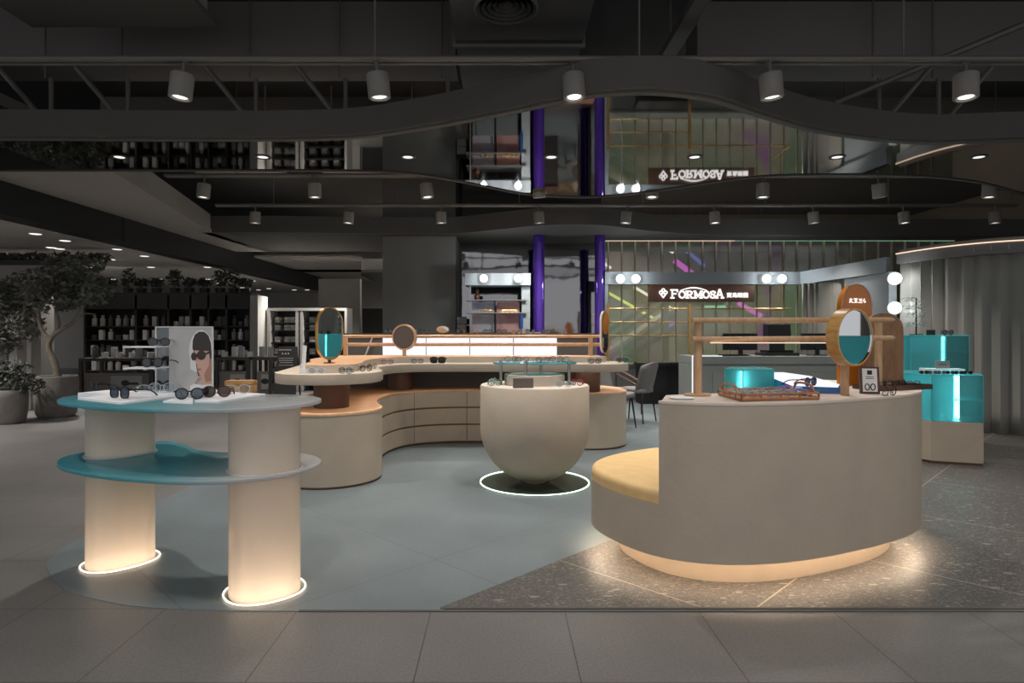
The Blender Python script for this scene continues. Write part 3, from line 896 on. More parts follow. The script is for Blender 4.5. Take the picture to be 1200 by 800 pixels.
# ================================================================== FROSTED DISPLAY TABLE
T = [(-2.31, 3.33), (-2.29, 3.55), (-2.17, 3.77), (-2.02, 3.83), (-1.86, 3.72), (-1.70, 3.55), (-1.48, 3.47), (-1.24, 3.49), (-1.05, 3.43), (-0.925, 3.27),
     (-0.925, 3.08), (-1.02, 2.92), (-1.20, 2.82), (-1.42, 2.80), (-1.68, 2.855), (-1.95, 2.965), (-2.18, 3.12)]
tab = catmull([Vector((a, b, 0)) for a, b in T], True, 6)
TZ = 0.907
tb = thing('display_table', 'two-tier frosted acrylic table with teal tops on two glowing pillars', 'table', (-1.6, 3.2, 0))
MB().prism(tab, TZ - 0.018, TZ, r=0.004, rb=0.004).build('table_top', M['table_sheet'], tb)
MB().prism(tab, 0.572, 0.590, r=0.004, rb=0.004).build('shelf', M['table_sheet'], tb)
for cx, cy, a, b, th in ((-2.062, 3.435, 0.165, 0.135, R(50)), (-1.135, 3.05, 0.162, 0.150, R(38))):
    el = ellipse(cx, cy, a, b, th, 56, 2.3)
    p = MB().shell(el, 0.004, TZ - 0.0185, 0.006).build('pillar', M['pillar'], tb, smooth=60)
    MB().prism(offset(el, -0.02), 0.006, 0.012).build('base_lamp', M['led_warm'], p)
    MB().prism(offset(el, -0.02), 0.5915, 0.596).build('upper_glow', M['pillar_glow'], p)  # glowing disc added to brighten the pillar above the shelf
    MB().tube([(q.x, q.y, 0.010) for q in offset(el, 0.022)], 0.0035, 8, True).build('light_ring', M['led_ring'], p)
    MB().shell(offset(el, 0.010), 0.590, 0.594, 0.008).build('collar', M['white_edge'], p)


def board(name, quad, z, t, m, label, cat, group=None):
    mb = MB(); mb.prism(quad, z + 0.0005, z + t, r=0.001)
    c = sum((Vector((*q, 0)) for q in quad), Vector()) / len(quad)
    return tag(mb.build(name, m, origin=(c.x, c.y, z)), label, cat, group)


board('display_board', [on(91, 466, .917), on(142, 471.5, .917), on(203, 464.5, .917), on(152, 460.5, .917)], TZ, 0.010, M['white'], 'white board under the dark rectangular glasses on the frosted table', 'board', 'white boards on the frosted table')
board('display_board', [on(191, 469.5, .917), on(226, 471, .917), on(226, 466, .917), on(207, 465.2, .917)], TZ, 0.010, M['white'], 'small white board under the round black sunglasses', 'board', 'white boards on the frosted table')
board('display_board', [on(228, 469, .917), on(256, 469.5, .917), on(311, 461, .917), on(262, 458.6, .917)], TZ, 0.010, M['white'], 'white board under the tortoiseshell sunglasses', 'board', 'white boards on the frosted table')
# riser at the back with the poster and its small shelves
YB = 3.36
x0, x1 = at(100, 455, YB)[0], at(205, 455, YB)[0]
board('display_riser', [(x0, YB - 0.06), (x1 + .10, YB - 0.06), (x1 + .18, YB + 0.10), (x0 + 0.05, YB + 0.10)], TZ, 0.026, M['white'], 'long low white riser under the poster stand', 'riser')
RZ = TZ + 0.027
st = thing('poster_stand', 'clear acrylic stand with two white shelves beside a sunglasses poster', 'display stand', (-1.75, YB, RZ))
YP = YB + 0.02
xa, xb, xc, xd = at(183.5, 0, YP)[0], at(198, 0, YP)[0], at(223, 0, YP)[0], at(248.5, 0, YP)[0]
zt, zb = at(0, 383.5, YP)[2], RZ
MB().box((xa, YP, zb), (xb, YP + 0.006, zt)).build('clear_panel', M['acrylic'], st)
MB().box((xa - .006, YP - .004, zb), (xa, YP + .008, zt)).box((xa - .006, YP - .004, zt), (xd + .005, YP + .008, zt + .005)).box((xd, YP - .004, zb), (xd + .005, YP + .008, zt)).build('edge_frame', M['white_edge'], st)
MB().box((xb, YP, zb), (xc, YP + 0.006, zt)).build('grey_panel', M['postergrey'], st)
po = MB()                                                      # printed portrait panel: a person in sunglasses
po.box((xc, YP, zb), (xd, YP + 0.006, zt), 0)
wd, hg = xd - xc, zt - zb


def pp(pts, layer, mi):
    po.poly([(xc + a * wd, YP - 0.0006 * layer, zb + b * hg) for a, b in pts], mi)


def oval(cx, cz, rx, rz, n=22, a0=0, a1=360):
    return [(cx + rx * math.cos(R(a0 + (a1 - a0) * i / (n - 1))), cz + rz * math.sin(R(a0 + (a1 - a0) * i / (n - 1)))) for i in range(n if a1 - a0 < 360 else n - 1)]


pp(oval(.5, .60, .56, .36, 20, 0, 180) + [(0.0, .52), (0.0, .35), (.25, .30), (.98, .35), (.99, .6)], 1, 5)       # pale shawl behind
pp([(.10, .68), (.12, .80), (.22, .89), (.42, .935), (.66, .93), (.84, .87), (.95, .76), (.98, .60), (.98, .30), (.74, .28), (.36, .24), (.30, .34), (.26, .46), (.18, .60)], 2, 1)   # bobbed hair
pp([(.18, .64), (.86, .63), (.90, .52), (.86, .40), (.80, .30), (.98, .24), (.98, .10), (.50, .09), (.56, .25), (.42, .26), (.36, .31), (.33, .36), (.32, .42), (.26, .44), (.27, .48), (.22, .56)], 3, 2)  # face and neck
pp([(.70, .30), (.86, .40), (.92, .52), (.98, .50), (.98, .16), (.72, .14), (.64, .24)], 4, 3)                     # shaded jaw and neck
pp([(.12, .66), (.92, .67), (.95, .76), (.50, .80), (.16, .74)], 4, 1)                                              # fringe
pp([(.34, .345), (.44, .36), (.54, .345), (.46, .325), (.38, .330)], 5, 4)                                          # lips
pp(oval(.18, .545, .13, .065), 6, 1); pp(oval(.52, .565, .21, .075), 6, 1)
pp([(.26, .57), (.36, .585), (.36, .565), (.26, .55)], 6, 1); pp([(.68, .59), (.94, .64), (.96, .61), (.72, .565)], 6, 1)
for k in range(4):
    pp([(.16 + .05 * k, .10 + .02 * k), (.24 + .05 * k, .10 + .02 * k), (.46 + .02 * k, .23 - .012 * k), (.42 + .02 * k, .245 - .012 * k)], 5 + k * 0.2, 2 if k % 2 == 0 else 3)   # fingers at the chin
pp([(.0, .0), (.98, .0), (.98, .11), (.5, .10), (.2, .12), (.0, .08)], 6, 5)
po.build('portrait_panel', [M['postergrey'], M['hair'], M['skin'], M['skin_dark'], M['lips'], M['paper']], st, smooth=0)
ys0 = YP - 0.13
for py in (407, 431.5):
    z = at(0, py, YP - .06)[2]
    MB().box((at(161, 0, YP)[0], ys0, z), (at(198, 0, YP)[0], YP - 0.001, z + 0.007)).build('shelf', M['white'], st)
SH1, SH2 = at(0, 407, YP - .06)[2] + .008, at(0, 431.5, YP - .06)[2] + .008
xs_ = at(181, 0, 3.27)[0]
glasses((xs_ + .02, ys0 + .025, SH1), R(18), 'dark sunglasses on the upper shelf of the poster stand', 'black_gloss', 'lens_dark', 2.2, .003, scale=.82)
glasses((xs_ - .015, ys0 + .025, SH2), R(-10), 'dark sunglasses on the lower shelf of the poster stand', 'black_gloss', 'lens_dark', 2.2, .003, scale=.95)
x, y = at(190, 453, YB - .04)[0], YB - .04
glasses((x, y, RZ), R(12), 'thin clear glasses at the foot of the poster stand', 'clear_frame', 'lens_clear', 2.3, .0016)
Z9 = TZ + .0105
x, y = on(140, 466.5, Z9); glasses((x, y, Z9), R(-24), 'dark rectangular glasses on the leftmost white board', 'black_gloss', 'lens_smoke', 3.6, .003, scale=1.1)
x, y = on(163, 463.0, Z9); glasses((x + .03, y + .06, Z9), R(22), 'transparent glasses behind the dark rectangular pair', 'clear_frame', 'lens_clear', 2.6, .0024)
x, y = on(222, 468.0, Z9); glasses((x, y, Z9), R(14), 'round black sunglasses with smoky lenses on the frosted table', 'black_gloss', 'lens_smoke', 2.15, .0034, scale=1.0, rim=.026)
x, y = on(254, 465.5, Z9); glasses((x, y, Z9), R(16), 'tortoiseshell sunglasses with brown lenses on the frosted table', 'tortoise', 'lens_brown', 2.15, .0036, scale=1.02, rim=.026)
x, y = on(278, 461.5, Z9); glasses((x, y, Z9), R(30), 'thin wire glasses behind the tortoiseshell sunglasses', 'clear_frame', 'lens_clear', 2.1, .0016)
x, y = on(102, 461.5, TZ); glasses((x + .05, y - .02, TZ + .026), R(-35), 'small dark glasses at the left end of the white riser', 'black_gloss', 'lens_clear', 2.5, .002, scale=.8)
x, y = on(281, 460.3, TZ)
wb = thing('wooden_box', 'small wooden box with a clasp on the back edge of the frosted table', 'box', (x, y, TZ))
MB().box((x - .075, y - .02, TZ + .001), (x + .075, y + .06, TZ + .048)).build('box_body', M['box_wood'], wb)
MB().box((x - .076, y - .021, TZ + .050), (x + .076, y + .061, TZ + .07)).build('lid', M['box_wood'], wb)
MB().box((x - .012, y - .024, TZ + .038), (x + .012, y - .021, TZ + .058)).build('clasp', M['gold'], wb)

# ================================================================== BENCH COUNTER ON THE RIGHT
EL = ellipse(1.532, 3.786, 1.024, 0.652, 0.443, 120, 2.57)


def pxy(p): return CX + FPX * p.x / p.y


best_f = min((i for i in range(120)), key=lambda i: abs(pxy(EL[i]) - 770) + 1000 * (EL[i].y > 3.35))
best_b = min((i for i in range(120)), key=lambda i: (EL[i] - Vector((1.70, 4.53))).length)
def arc(i, j):
    out = []
    while True:
        out.append(EL[i % 120])
        if i % 120 == j % 120: break
        i += 1
    return out
cut = [(.80, 3.12), (.886, 3.37), (.96, 3.405), (1.10, 3.43), (1.21, 3.49), (1.29, 3.58), (1.33, 3.72), (1.45, 4.02), (1.60, 4.32)]
tall = [tuple(p) for p in arc(best_f, best_b)] + list(reversed(cut))
seat = [tuple(p) for p in arc(best_b, best_f)] + cut
bc = thing('bench_counter', 'beige oval counter with a built-in mustard seat at its end', 'counter', (1.53, 3.79, 0))
b_ = MB().prism([tuple(p) for p in EL], 0.163, 0.405)
b_.prism(tall, 0.405, 0.900)
b_.build('body', M['plaster'], bc)
MB().prism(offset(ccw(tall), 0.0015), 0.900, 0.914, r=0.003).build('counter_top', M['plaster_top'], bc)
cu_ = ccw(seat)
MB().prism(offset(cu_, -0.002), 0.406, 0.445).build('cushion', M['cushion'], bc, smooth=60)
sp = [tuple(p) for p in arc(best_b, best_f)]
mb = MB(); vs, fs = [], []
K = len(sp)
def inset(d):
    full = offset([tuple(p) for p in EL], -d); out = []; i = best_b
    while True:
        out.append(full[i % 120])
        if i % 120 == best_f % 120: break
        i += 1
    return out
for k in range(6):
    a_ = k / 5 * PI / 2
    vs += [(p[0], p[1], .445 + .030 * math.sin(a_)) for p in inset(.002 + .03 * (1 - math.cos(a_)))]
for k in range(5):
    for i in range(K - 1): fs.append((k * K + i, k * K + i + 1, (k + 1) * K + i + 1, (k + 1) * K + i))
o6 = len(vs); vs += [(c[0], c[1], .475) for c in cut]
fs.append(tuple(5 * K + i for i in range(K)) + tuple(o6 + i for i in range(len(cut))))
mb.add(vs, fs).build('cushion_top', M['cushion'], bc, smooth=60)
PL = ellipse(1.525, 3.79, 0.855, 0.535, 0.443, 90, 2.5)
MB().prism([tuple(p) for p in PL], 0.005, 0.162).build('plinth', M['plinth'], bc)
mb = MB()
MB().shell([tuple(p) for p in EL], 0.145, 0.1629, 0.008).build('skirt', M['plaster'], bc)
oo, ii = offset([tuple(p) for p in EL], -0.014), offset([tuple(p) for p in EL], -0.040)
n = len(oo)
mb.add([(p[0], p[1], .1615) for p in oo] + [(p[0], p[1], .1615) for p in ii], [(i, (i + 1) % n, n + (i + 1) % n, n + i) for i in range(n)])
mb.build('under_light', M['led_under'], bc, smooth=0)
CT = 0.9142

# rail with tubes and the round drum mirror
YR = 3.33
x = at(817.5, 0, YR)[0]
rl = thing('display_rail', 'wooden double rail standing on the bench counter', 'rail', (x, YR, CT))
MB().rod((x, YR - .005, CT + .012), (x, YR - .005, at(0, 373, YR)[2]), .021, 20).build('post', M['oak_pole'], rl)
MB().lathe([(0, .001), (.07, .001), (.07, .010), (.066, .013), (0, .013)], (x, YR, CT), 28, sx=1, sy=.6).build('base_plate', M['oak_pole'], rl)
xl, xr = at(808, 0, YR)[0], at(1041, 0, YR + .15)[0]
for py in (375.5, 397.5):
    z = at(0, py, YR)[2]
    MB().rod((xl, YR - .045, z), (xr, YR + .12, z + .006), .0145, 14).build('tube', M['oak_pole'], rl)
    MB().rod((xr, YR + .12, z + .006), (xr + .012, YR + .121, z + .006), .0125, 14).build('end_cap', M['steel'], rl)
z = at(0, 397.5, YR)[2]
MB().box((xl + .10, YR - .050, z - .020), (at(975, 0, YR)[0], YR - .025, z - .0152), rz=0).build('light_strip', M['led_thin'], rl)
xm, zm, ym = at(990, 0, 3.36)[0], at(0, 395, 3.36)[2], 3.36
MB().rod((xm, ym, CT + .001), (xm, ym, zm - .10), .021, 20).build('post', M['oak_pole'], rl)
xq, yq = at(1032, 0, 3.7)[0], 3.72
MB().rod((xq, yq, CT + .001), (xq, yq, CT + .42), .021, 20).build('post', M['oak_pole'], rl)
dm = thing('drum_mirror', 'round mirror in a deep golden wood drum on the wooden rail', 'mirror', at(1003, 395, 3.22), (0, 0, R(28)), local=True)


def drum(parent, r, depth, rim, mwood):
    prof = [(r - rim, 0.0), (r, 0.0), (r + .0, 0.012), (r, depth), (r - rim, depth), (0, depth)]
    o = MB(); o.lathe(prof, n=56)
    o.x = Matrix.Identity(4)
    o.v = [Vector((p.x, p.z, p.y)) for p in o.v]
    o.build('drum', mwood, parent)
    g = MB(); g.lathe([(0, 0.006), (r - rim, 0.006), (r - rim, 0.001)], n=56)
    g.v = [Vector((p.x, p.z, p.y)) for p in g.v]
    g.build('mirror_glass', M['mirror'], parent)


drum(dm, 0.148, 0.065, 0.010, M['oak_gold'])


# rounded wooden board and amber oval sign
def stadium(wd, ht, rtop, rbot=None, n=12):
    rbot = rtop if rbot is None else rbot
    pts = []
    for cx, cz, a0, r in ((wd / 2 - rtop, ht - rtop, 0, rtop), (-wd / 2 + rtop, ht - rtop, 90, rtop), (-wd / 2 + rbot, rbot, 180, rbot), (wd / 2 - rbot, rbot, 270, rbot)):
        for k in range(n + 1):
            a = R(a0 + 90 * k / n)
            pts.append((cx + r * math.cos(a), cz + r * math.sin(a)))
    return pts


yb_ = 3.86
xw = at(1036, 0, yb_)[0]
pb = thing('wooden_screen', 'upright rounded wooden panel behind the drum mirror', 'panel', (xw, yb_, CT + .001), (0, 0, R(-12)), local=True)
hgt = at(0, 367, yb_)[2] - CT
MB().slab(stadium(.215, hgt, .10, .03), .03).build('board', M['brown_wood'], pb)
MB().box((-.07, -.012, 0), (.07, 0, .012)).build('foot', M['oak_pole'], pb)
ya = 3.98
xa_ = at(1004, 0, ya)[0]
az0 = CT + .001
am = thing('oval_sign', 'tall amber oval sign with pale characters behind the wooden rail', 'sign', (xa_, ya, az0), (0, 0, R(8)), local=True)
ah = at(0, 333, ya)[2] - az0
ov = [(0.105 * math.copysign(abs(math.cos(t)) ** .9, math.cos(t)), ah - .155 + .155 * math.sin(t)) for t in [PI * i / 24 for i in range(25)]] + [(-.105, .0), (.105, .0)]
MB().slab(ov, .045).build('amber_body', M['amber'], am)
MB().tube([(p[0], 0, p[1]) for p in ov[:25]], .004, 6).build('rim', M['cap_amber'], am)
tx = MB()


def stroke(mb, pts, wd, y, mi=0, dp=.003):
    for a, b in zip(pts[:-1], pts[1:]):
        d = Vector((b[0] - a[0], b[1] - a[1])); d.normalize(); nn = Vector((-d.y, d.x)) * wd / 2
        a2, b2 = Vector(a) - d * wd * .3, Vector(b) + d * wd * .3
        mb.slab([(q.x, q.y, y) for q in (a2 + nn, a2 - nn, b2 - nn, b2 + nn)], dp, mi)


for k in range(4):                                             # four small blurred characters, copied as strokes
    ox, oz, s = -.052 + .032 * k, ah - .115, .024
    g = [[[(0, 0), (.35, .35), (.2, 1)], [(.1, .6), (.8, .8)], [(.5, 1), (.5, .2), (1, 0)]],
         [[(0, 1), (.9, 1)], [(.1, .6), (.9, .6)], [(.5, 1), (.5, 0)], [(0, 0), (1, .1)]],
         [[(.1, .9), (.9, .9), (.3, .45), (.9, .4)], [(0, 0), (1, 0)]],
         [[(.3, 1), (.1, .5)], [(0, .4), (.6, .3), (.4, 0)]]][k]
    for sg in g: stroke(tx, [(ox + a * s, oz + b * s) for a, b in sg], .0045, -.004)
tx.build('lettering', M['letters'], am)

# things on the bench counter
x, y = on(799, 467, CT)
tag(MB().lathe([(0, .001), (.05, .001), (.062, .006), (.06, .008), (0, .004)], (x, y, CT), 32).build('paper_dish', M['white'], origin=(x, y, CT)), 'flat white dish beside the rail post', 'dish')
# wooden tray with wire glasses
q = [on(838, 464, CT), on(869, 471.0, CT), on(960, 470, CT), on(944, 462.5, CT)]
trz = R(3)
p0 = Vector((*on(869, 470.6, CT), 0)); p1 = Vector((*on(959.5, 468.5, CT), 0))
ux = (p1 - p0).normalized(); uy = Vector((-.02, 1, 0)).normalized()
L_, D_ = (p1 - p0).length, .30
tr = thing('wooden_tray', 'slatted wooden tray of clear glasses on the bench counter', 'tray', (p0.x, p0.y, CT))


def tq(a, b): return p0 + ux * (a * L_) + uy * (b * D_)


MB().prism([tuple(tq(a, b))[:2] for a, b in ((0, 0), (1, 0), (1, 1), (0, 1))], CT + .001, CT + .006).build('tray_base', M['tray_wood'], tr)
for (a, b), (c_, d_) in (((0, 0), (1, 0)), ((1, 0), (1, 1)), ((1, 1), (0, 1)), ((0, 1), (0, 0))):
    A, B = tq(a, b), tq(c_, d_)
    mb = MB()
    for z0 in (.012, .034): mb.tube([(A.x, A.y, CT + z0), (B.x, B.y, CT + z0)], .0055, 6)
    for k in range(5):
        e_ = A.lerp(B, k / 4); mb.rod((e_.x, e_.y, CT + .004), (e_.x, e_.y, CT + .036), .005, 6)
    mb.build('side_rail', M['tray_wood'], tr)
for a in (0, 1):
    A, B = tq(a, .15), tq(a, .85); m_ = (A + B) / 2
    MB().tube(catmull([(A.x, A.y, CT + .036), (A.x * .85 + B.x * .15, A.y * .85 + B.y * .15, CT + .066), (m_.x, m_.y, CT + .072), (A.x * .15 + B.x * .85, A.y * .15 + B.y * .85, CT + .066), (B.x, B.y, CT + .036)], False, 6), .006, 8).build('handle', M['tray_wood'], tr)
k = 0
for b in (.28, .66):
    for a in (.16, .39, .62, .85):
        p = tq(a, b)
        glasses((p.x, p.y, CT + .0065), R(random.uniform(-16, 16)) + R(-12), 'thin wire glasses lying in the wooden tray, %s of the %s row' % (ordinal(k % 4), 'front' if b < .5 else 'back'), 'clear_frame' if k % 2 else 'steel', 'lens_clear', 2.2, .0016, True, 'glasses in the wooden tray', .74)
        k += 1
# light box, teal case, single sunglasses
lx0, lx1 = at(912, 0, 3.6)[0], at(978, 0, 3.6)[0]
lb = thing('light_box', 'white glowing light box with a violet slanted edge on the bench counter', 'light box', ((lx0 + lx1) / 2, 3.62, CT))
lo_ = [(lx0, 3.47), (lx1 - .05, 3.41), (lx1 + .02, 3.52), (lx1 - .01, 3.82), (lx1 - .12, 3.98), (lx0, 3.98)]
top_ = offset(ccw(lo_), -.03)
n = len(lo_)
lo_ = ccw(lo_)
def lbz(p): return CT + .030 + .055 * (p[1] - 3.41) / .57
MB().add([(p[0], p[1], CT + .001) for p in lo_] + [(p[0], p[1], lbz(p)) for p in top_], [(i, (i + 1) % n, n + (i + 1) % n, n + i) for i in range(n)] + [tuple(reversed(range(n)))]).build('slanted_side', M['irid'], lb, smooth=0)
MB().add([(p[0], p[1], lbz(p) + .0005) for p in top_] + [(p[0], p[1], lbz(p) + .003) for p in top_], [(i, (i + 1) % n, n + (i + 1) % n, n + i) for i in range(n)] + [tuple(reversed(range(n))), tuple(range(n, 2 * n))]).build('glowing_top', M['panel_white'], lb)
LBZ = CT + .0665


def led_case(name, label, poly, z0, z1, zs, led, parentgroup=None, wall='case_teal', leds='led_cyan', lr=.012, t=.006, split=None):
    c_ = sum((Vector((*p, 0)) for p in poly), Vector()) / len(poly)
    o = thing(name, label, 'display case', (c_.x, c_.y, z0), group=parentgroup)
    pc = [Vector(p[:2]) for p in ccw([tuple(q[:2]) for q in poly])]; pi = offset(pc, -t)
    for i in range(len(pc)):
        j = (i + 1) % len(pc)
        cuts_ = [(0, 1, wall)]
        if split and i == 0: cuts_ = [(0, split, wall), (split, 1, 'case_clear')]
        elif split and i == 1: cuts_ = [(0, 1, 'case_clear')]
        for a, b, m_ in cuts_:
            q = (pc[i].lerp(pc[j], a), pc[i].lerp(pc[j], b), pi[i].lerp(pi[j], b), pi[i].lerp(pi[j], a))
            MB().prism([tuple(v) for v in q], z0 + .001, z1 - .006).build('panel', M[m_], o, smooth=0)
    MB().prism(offset(ccw(poly), .001), z1 - .006, z1).build('lid', M[wall], o, smooth=0)
    ins = offset(ccw(poly), -t - .002)
    MB().prism(ins, z0 + .001, z0 + .006).build('base_plate', M['case_edge'], o, smooth=0)
    for z in zs: MB().prism(ins, z, z + .006).build('shelf', M['case_edge'], o, smooth=0)
    MB().box((led[0] - lr, led[1] - lr, z0 + .012), (led[0] + lr, led[1] + lr, z1 - .012), rz=.5).build('light_strip', M[leds], o, smooth=0)
    mb = MB()
    for p in poly: mb.rod((p[0], p[1], z0 + .001), (p[0], p[1], z1), .004, 6)
    pl = [(p[0], p[1], z1 - .002) for p in poly]; mb.tube(pl, .004, 6, True)
    mb.build('edge', M['case_edge'], o)
    return o


xb0, xb1, xb2 = at(849, 0, 3.70)[0], at(871, 0, 3.56)[0], at(908, 0, 3.62)[0]
led_case('teal_case', 'small teal acrylic box with a light bar behind the wooden tray', [(xb0 + .012, 3.72), (xb1 + .015, 3.60), (xb2 + .01, 3.66), (xb2 + .02, 3.86), (xb1 + .06, 3.88)], CT + .0005, CT + .122, [], (xb1 + .022, 3.635), leds='led_white', lr=.008)
x, y = on(956, 461, CT)
glasses((at(950, 0, 3.4)[0], 3.40, CT + .045), R(35), 'brown sunglasses leaning on the right handle of the wooden tray', 'tortoise', 'lens_smoke', 2.3, .003, scale=.9)
# card holder and dark tray
x, y = on(1020, 461.5, CT)
ch = thing('card_holder', 'walnut framed card of eyewear beside the dark tray', 'card', (x, y, CT), (R(-8), 0, R(-14)), local=True)
MB().box((-.048, 0, .001), (.048, .02, .148)).build('frame', M['walnut'], ch)
MB().box((-.036, -.002, .012), (.036, 0, .138)).build('card', M['paper'], ch)
mb = MB()
mb.box((-.012, -.0035, .105), (.012, -.002, .128))
for k in range(2): mb.box((-.02, -.0035, .082 + k * .009), (.02, -.002, .085 + k * .009))
mb.build('printed_lines', M['black'], ch)
for s in (-1, 1):
    MB().tube([(s * .014 + .011 * math.cos(t), -.003, .038 + .017 * math.sin(t)) for t in [2 * PI * i / 16 for i in range(16)]], .0028, 5, True).build('printed_ring', M['black'], ch)
TX, TY = at(1048, 0, 3.72)[0], 3.74
dt = thing('dark_tray', 'dark walnut tray of tortoiseshell glasses at the counter right end', 'tray', (TX, TY, CT), (0, 0, R(20)), local=True)
MB().box((-.20, -.10, .001), (.20, .10, .010)).build('tray_base', M['walnut'], dt)
MB().box((-.20, -.10, .010), (.20, -.09, .028)).box((-.20, .09, .010), (.20, .10, .028)).box((-.20, -.09, .010), (-.19, .09, .028)).box((.19, -.09, .010), (.20, .09, .028)).build('rim', M['walnut'], dt)
k = 0
for b in (-.045, .035):
    for a in (-.115, 0.0, .115):
        v = Matrix.Rotation(R(20), 3, 'Z') @ Vector((a, b, 0))
        glasses((TX + v.x, TY + v.y, CT + .0105), R(20 + random.uniform(-12, 12)), 'tortoiseshell glasses in the dark walnut tray, %s of the %s row' % (ordinal(k % 3), 'front' if b < 0 else 'back'), 'tortoise', 'lens_clear', 2.3, .0024, True, 'glasses in the dark walnut tray', .74)
        k += 1
x, y = on(1042, 463.5, CT)
glasses((x, y, CT), R(25), 'dark brown glasses lying in front of the dark walnut tray', 'tortoise', 'lens_clear', 2.4, .0026, True, scale=.9)

# ================================================================== CURVED DRAWER COUNTER
def circ(cx, cy, r, a0, a1, n=14):
    return [(cx + r * math.cos(R(a0 + (a1 - a0) * k / n)), cy + r * math.sin(R(a0 + (a1 - a0) * k / n))) for k in range(n + 1)]


inner = catmull([Vector((*p, 0)) for p in [(-1.06, 5.60), (-1.13, 5.80), (-1.175, 6.02), (-1.185, 6.22), (-1.165, 6.48), (-1.09, 6.75), (-.95, 6.94), (-.74, 7.06), (-.50, 7.11), (-.374, 7.12), (.10, 7.12), (.30, 7.12), (.45, 7.05)]], False, 8)
lobe = circ(-1.46, 5.42, .44, 180, 385, 28)
rlob = circ(.97, 7.10, .44, 195, 360, 22)
low = lobe + [(p.x, p.y) for p in inner] + rlob + [(1.40, 7.4), (1.25, 7.62)] + [(-1.6, 7.62), (-1.86, 7.5), (-1.98, 7.2), (-1.98, 6.2), (-1.93, 5.8)]
low = ccw(low)
dc = thing('drawer_counter', 'S-curved beige drawer counter with a raised slab on brown posts', 'counter', (-.4, 6.6, 0))
MB().prism(low, 0.022, 0.585).build('base', M['plaster'], dc)
MB().prism(offset(low, -.015), 0.003, 0.022).build('toe_kick', M['seam'], dc)
MB().prism(offset(low, .004), 0.5855, 0.605, r=.004).build('wood_top', M['oak'], dc)
ip = [p for p in inner]
i1 = min(range(len(ip)), key=lambda i: abs(ip[i].x + .95) + (ip[i].y < 6.5) * 9)
i2 = min(range(len(ip)), key=lambda i: abs(ip[i].x + .374))
i3 = min(range(len(ip)), key=lambda i: abs(ip[i].x - .16))
i0 = 6
mb = MB(); mb.ribbon(ip[i0:i3 + 1], .03, .578, .003)
mb.build('drawer_frame', M['seam'], dc)


def seg_path(i, j, g=.004):
    p = [ip[k].copy() for k in range(i, j + 1)]
    d = (p[1] - p[0]).normalized(); p[0] += d * g
    d = (p[-2] - p[-1]).normalized(); p[-1] += d * g
    return [Vector((a.x, a.y, 0)) for a in p]


for (i, j) in ((i0, i1), (i1, i2), (i2, i3)):
    pth = seg_path(i, j)
    for z0, z1 in ((.030, .203), (.223, .393), (.413, .578)):
        MB().ribbon(pth, z0, z1, .012).build('drawer', M['plaster'], dc)
for cx, cy in ((-1.455, 5.45), (-1.13, 7.14), (.94, 6.88)):
    MB().lathe([(.15, .606), (.15, .829)], (cx, cy, 0), 36).build('column', M['brown'], dc)
MB().box((-1.95, 7.52, .606), (1.05, 7.56, .828)).build('back_panel', M['counter_grey'], dc)
inn2 = catmull([Vector((*p, 0)) for p in [(-1.03, 5.56), (-1.09, 5.76), (-1.15, 5.98), (-1.15, 6.18), (-1.09, 6.42), (-.93, 6.60), (-.70, 6.66), (-.45, 6.665), (.3, 6.64), (.70, 6.60)]], False, 8)
slab = circ(-1.46, 5.40, .44, 180, 382, 28) + [(p.x, p.y) for p in inn2] + circ(1.0, 6.98, .41, 262, 420, 20) + [(1.0, 7.60), (-1.7, 7.60), (-1.92, 7.5), (-2.02, 7.25), (-2.02, 6.3), (-1.95, 5.8)]
slab = ccw(slab)
MB().prism(slab, 0.83, 0.915, r=.004, rb=.004).build('upper_slab', M['plaster'], dc)
tin = catmull([Vector((*p, 0)) for p in [(-1.22, 5.44), (-1.23, 5.62), (-1.27, 5.9), (-1.29, 6.2), (-1.25, 6.55), (-1.12, 6.80), (-.92, 6.92), (-.65, 6.95), (.3, 6.95), (.95, 6.94)]], False, 8)
tier = circ(-1.46, 5.40, .235, 180, 370, 22) + [(p.x, p.y) for p in tin] + circ(1.0, 7.14, .20, 280, 440, 16) + [(.9, 7.38), (-1.6, 7.38), (-1.84, 7.3), (-1.92, 7.0), (-1.90, 6.3), (-1.72, 5.75)]
tier = ccw(tier)
MB().prism(tier, 0.9155, 0.975).build('riser', M['tier'], dc)
MB().prism(offset(tier, -.004), 0.975, 0.981).build('riser_top', M['oak'], dc)
oo, ii = offset(slab, -.10), offset(slab, -.115)
n = len(oo)
mb = MB(); mb.add([(p[0], p[1], .828) for p in oo] + [(p[0], p[1], .828) for p in ii], [(i, (i + 1) % n, n + (i + 1) % n, n + i) for i in range(n) if not (oo[i].y > 7.2 or oo[i].x < -1.75)])
mb.build('under_light', M['led_slab'], dc, smooth=0)
SZ, RT = 0.9152, 0.9815

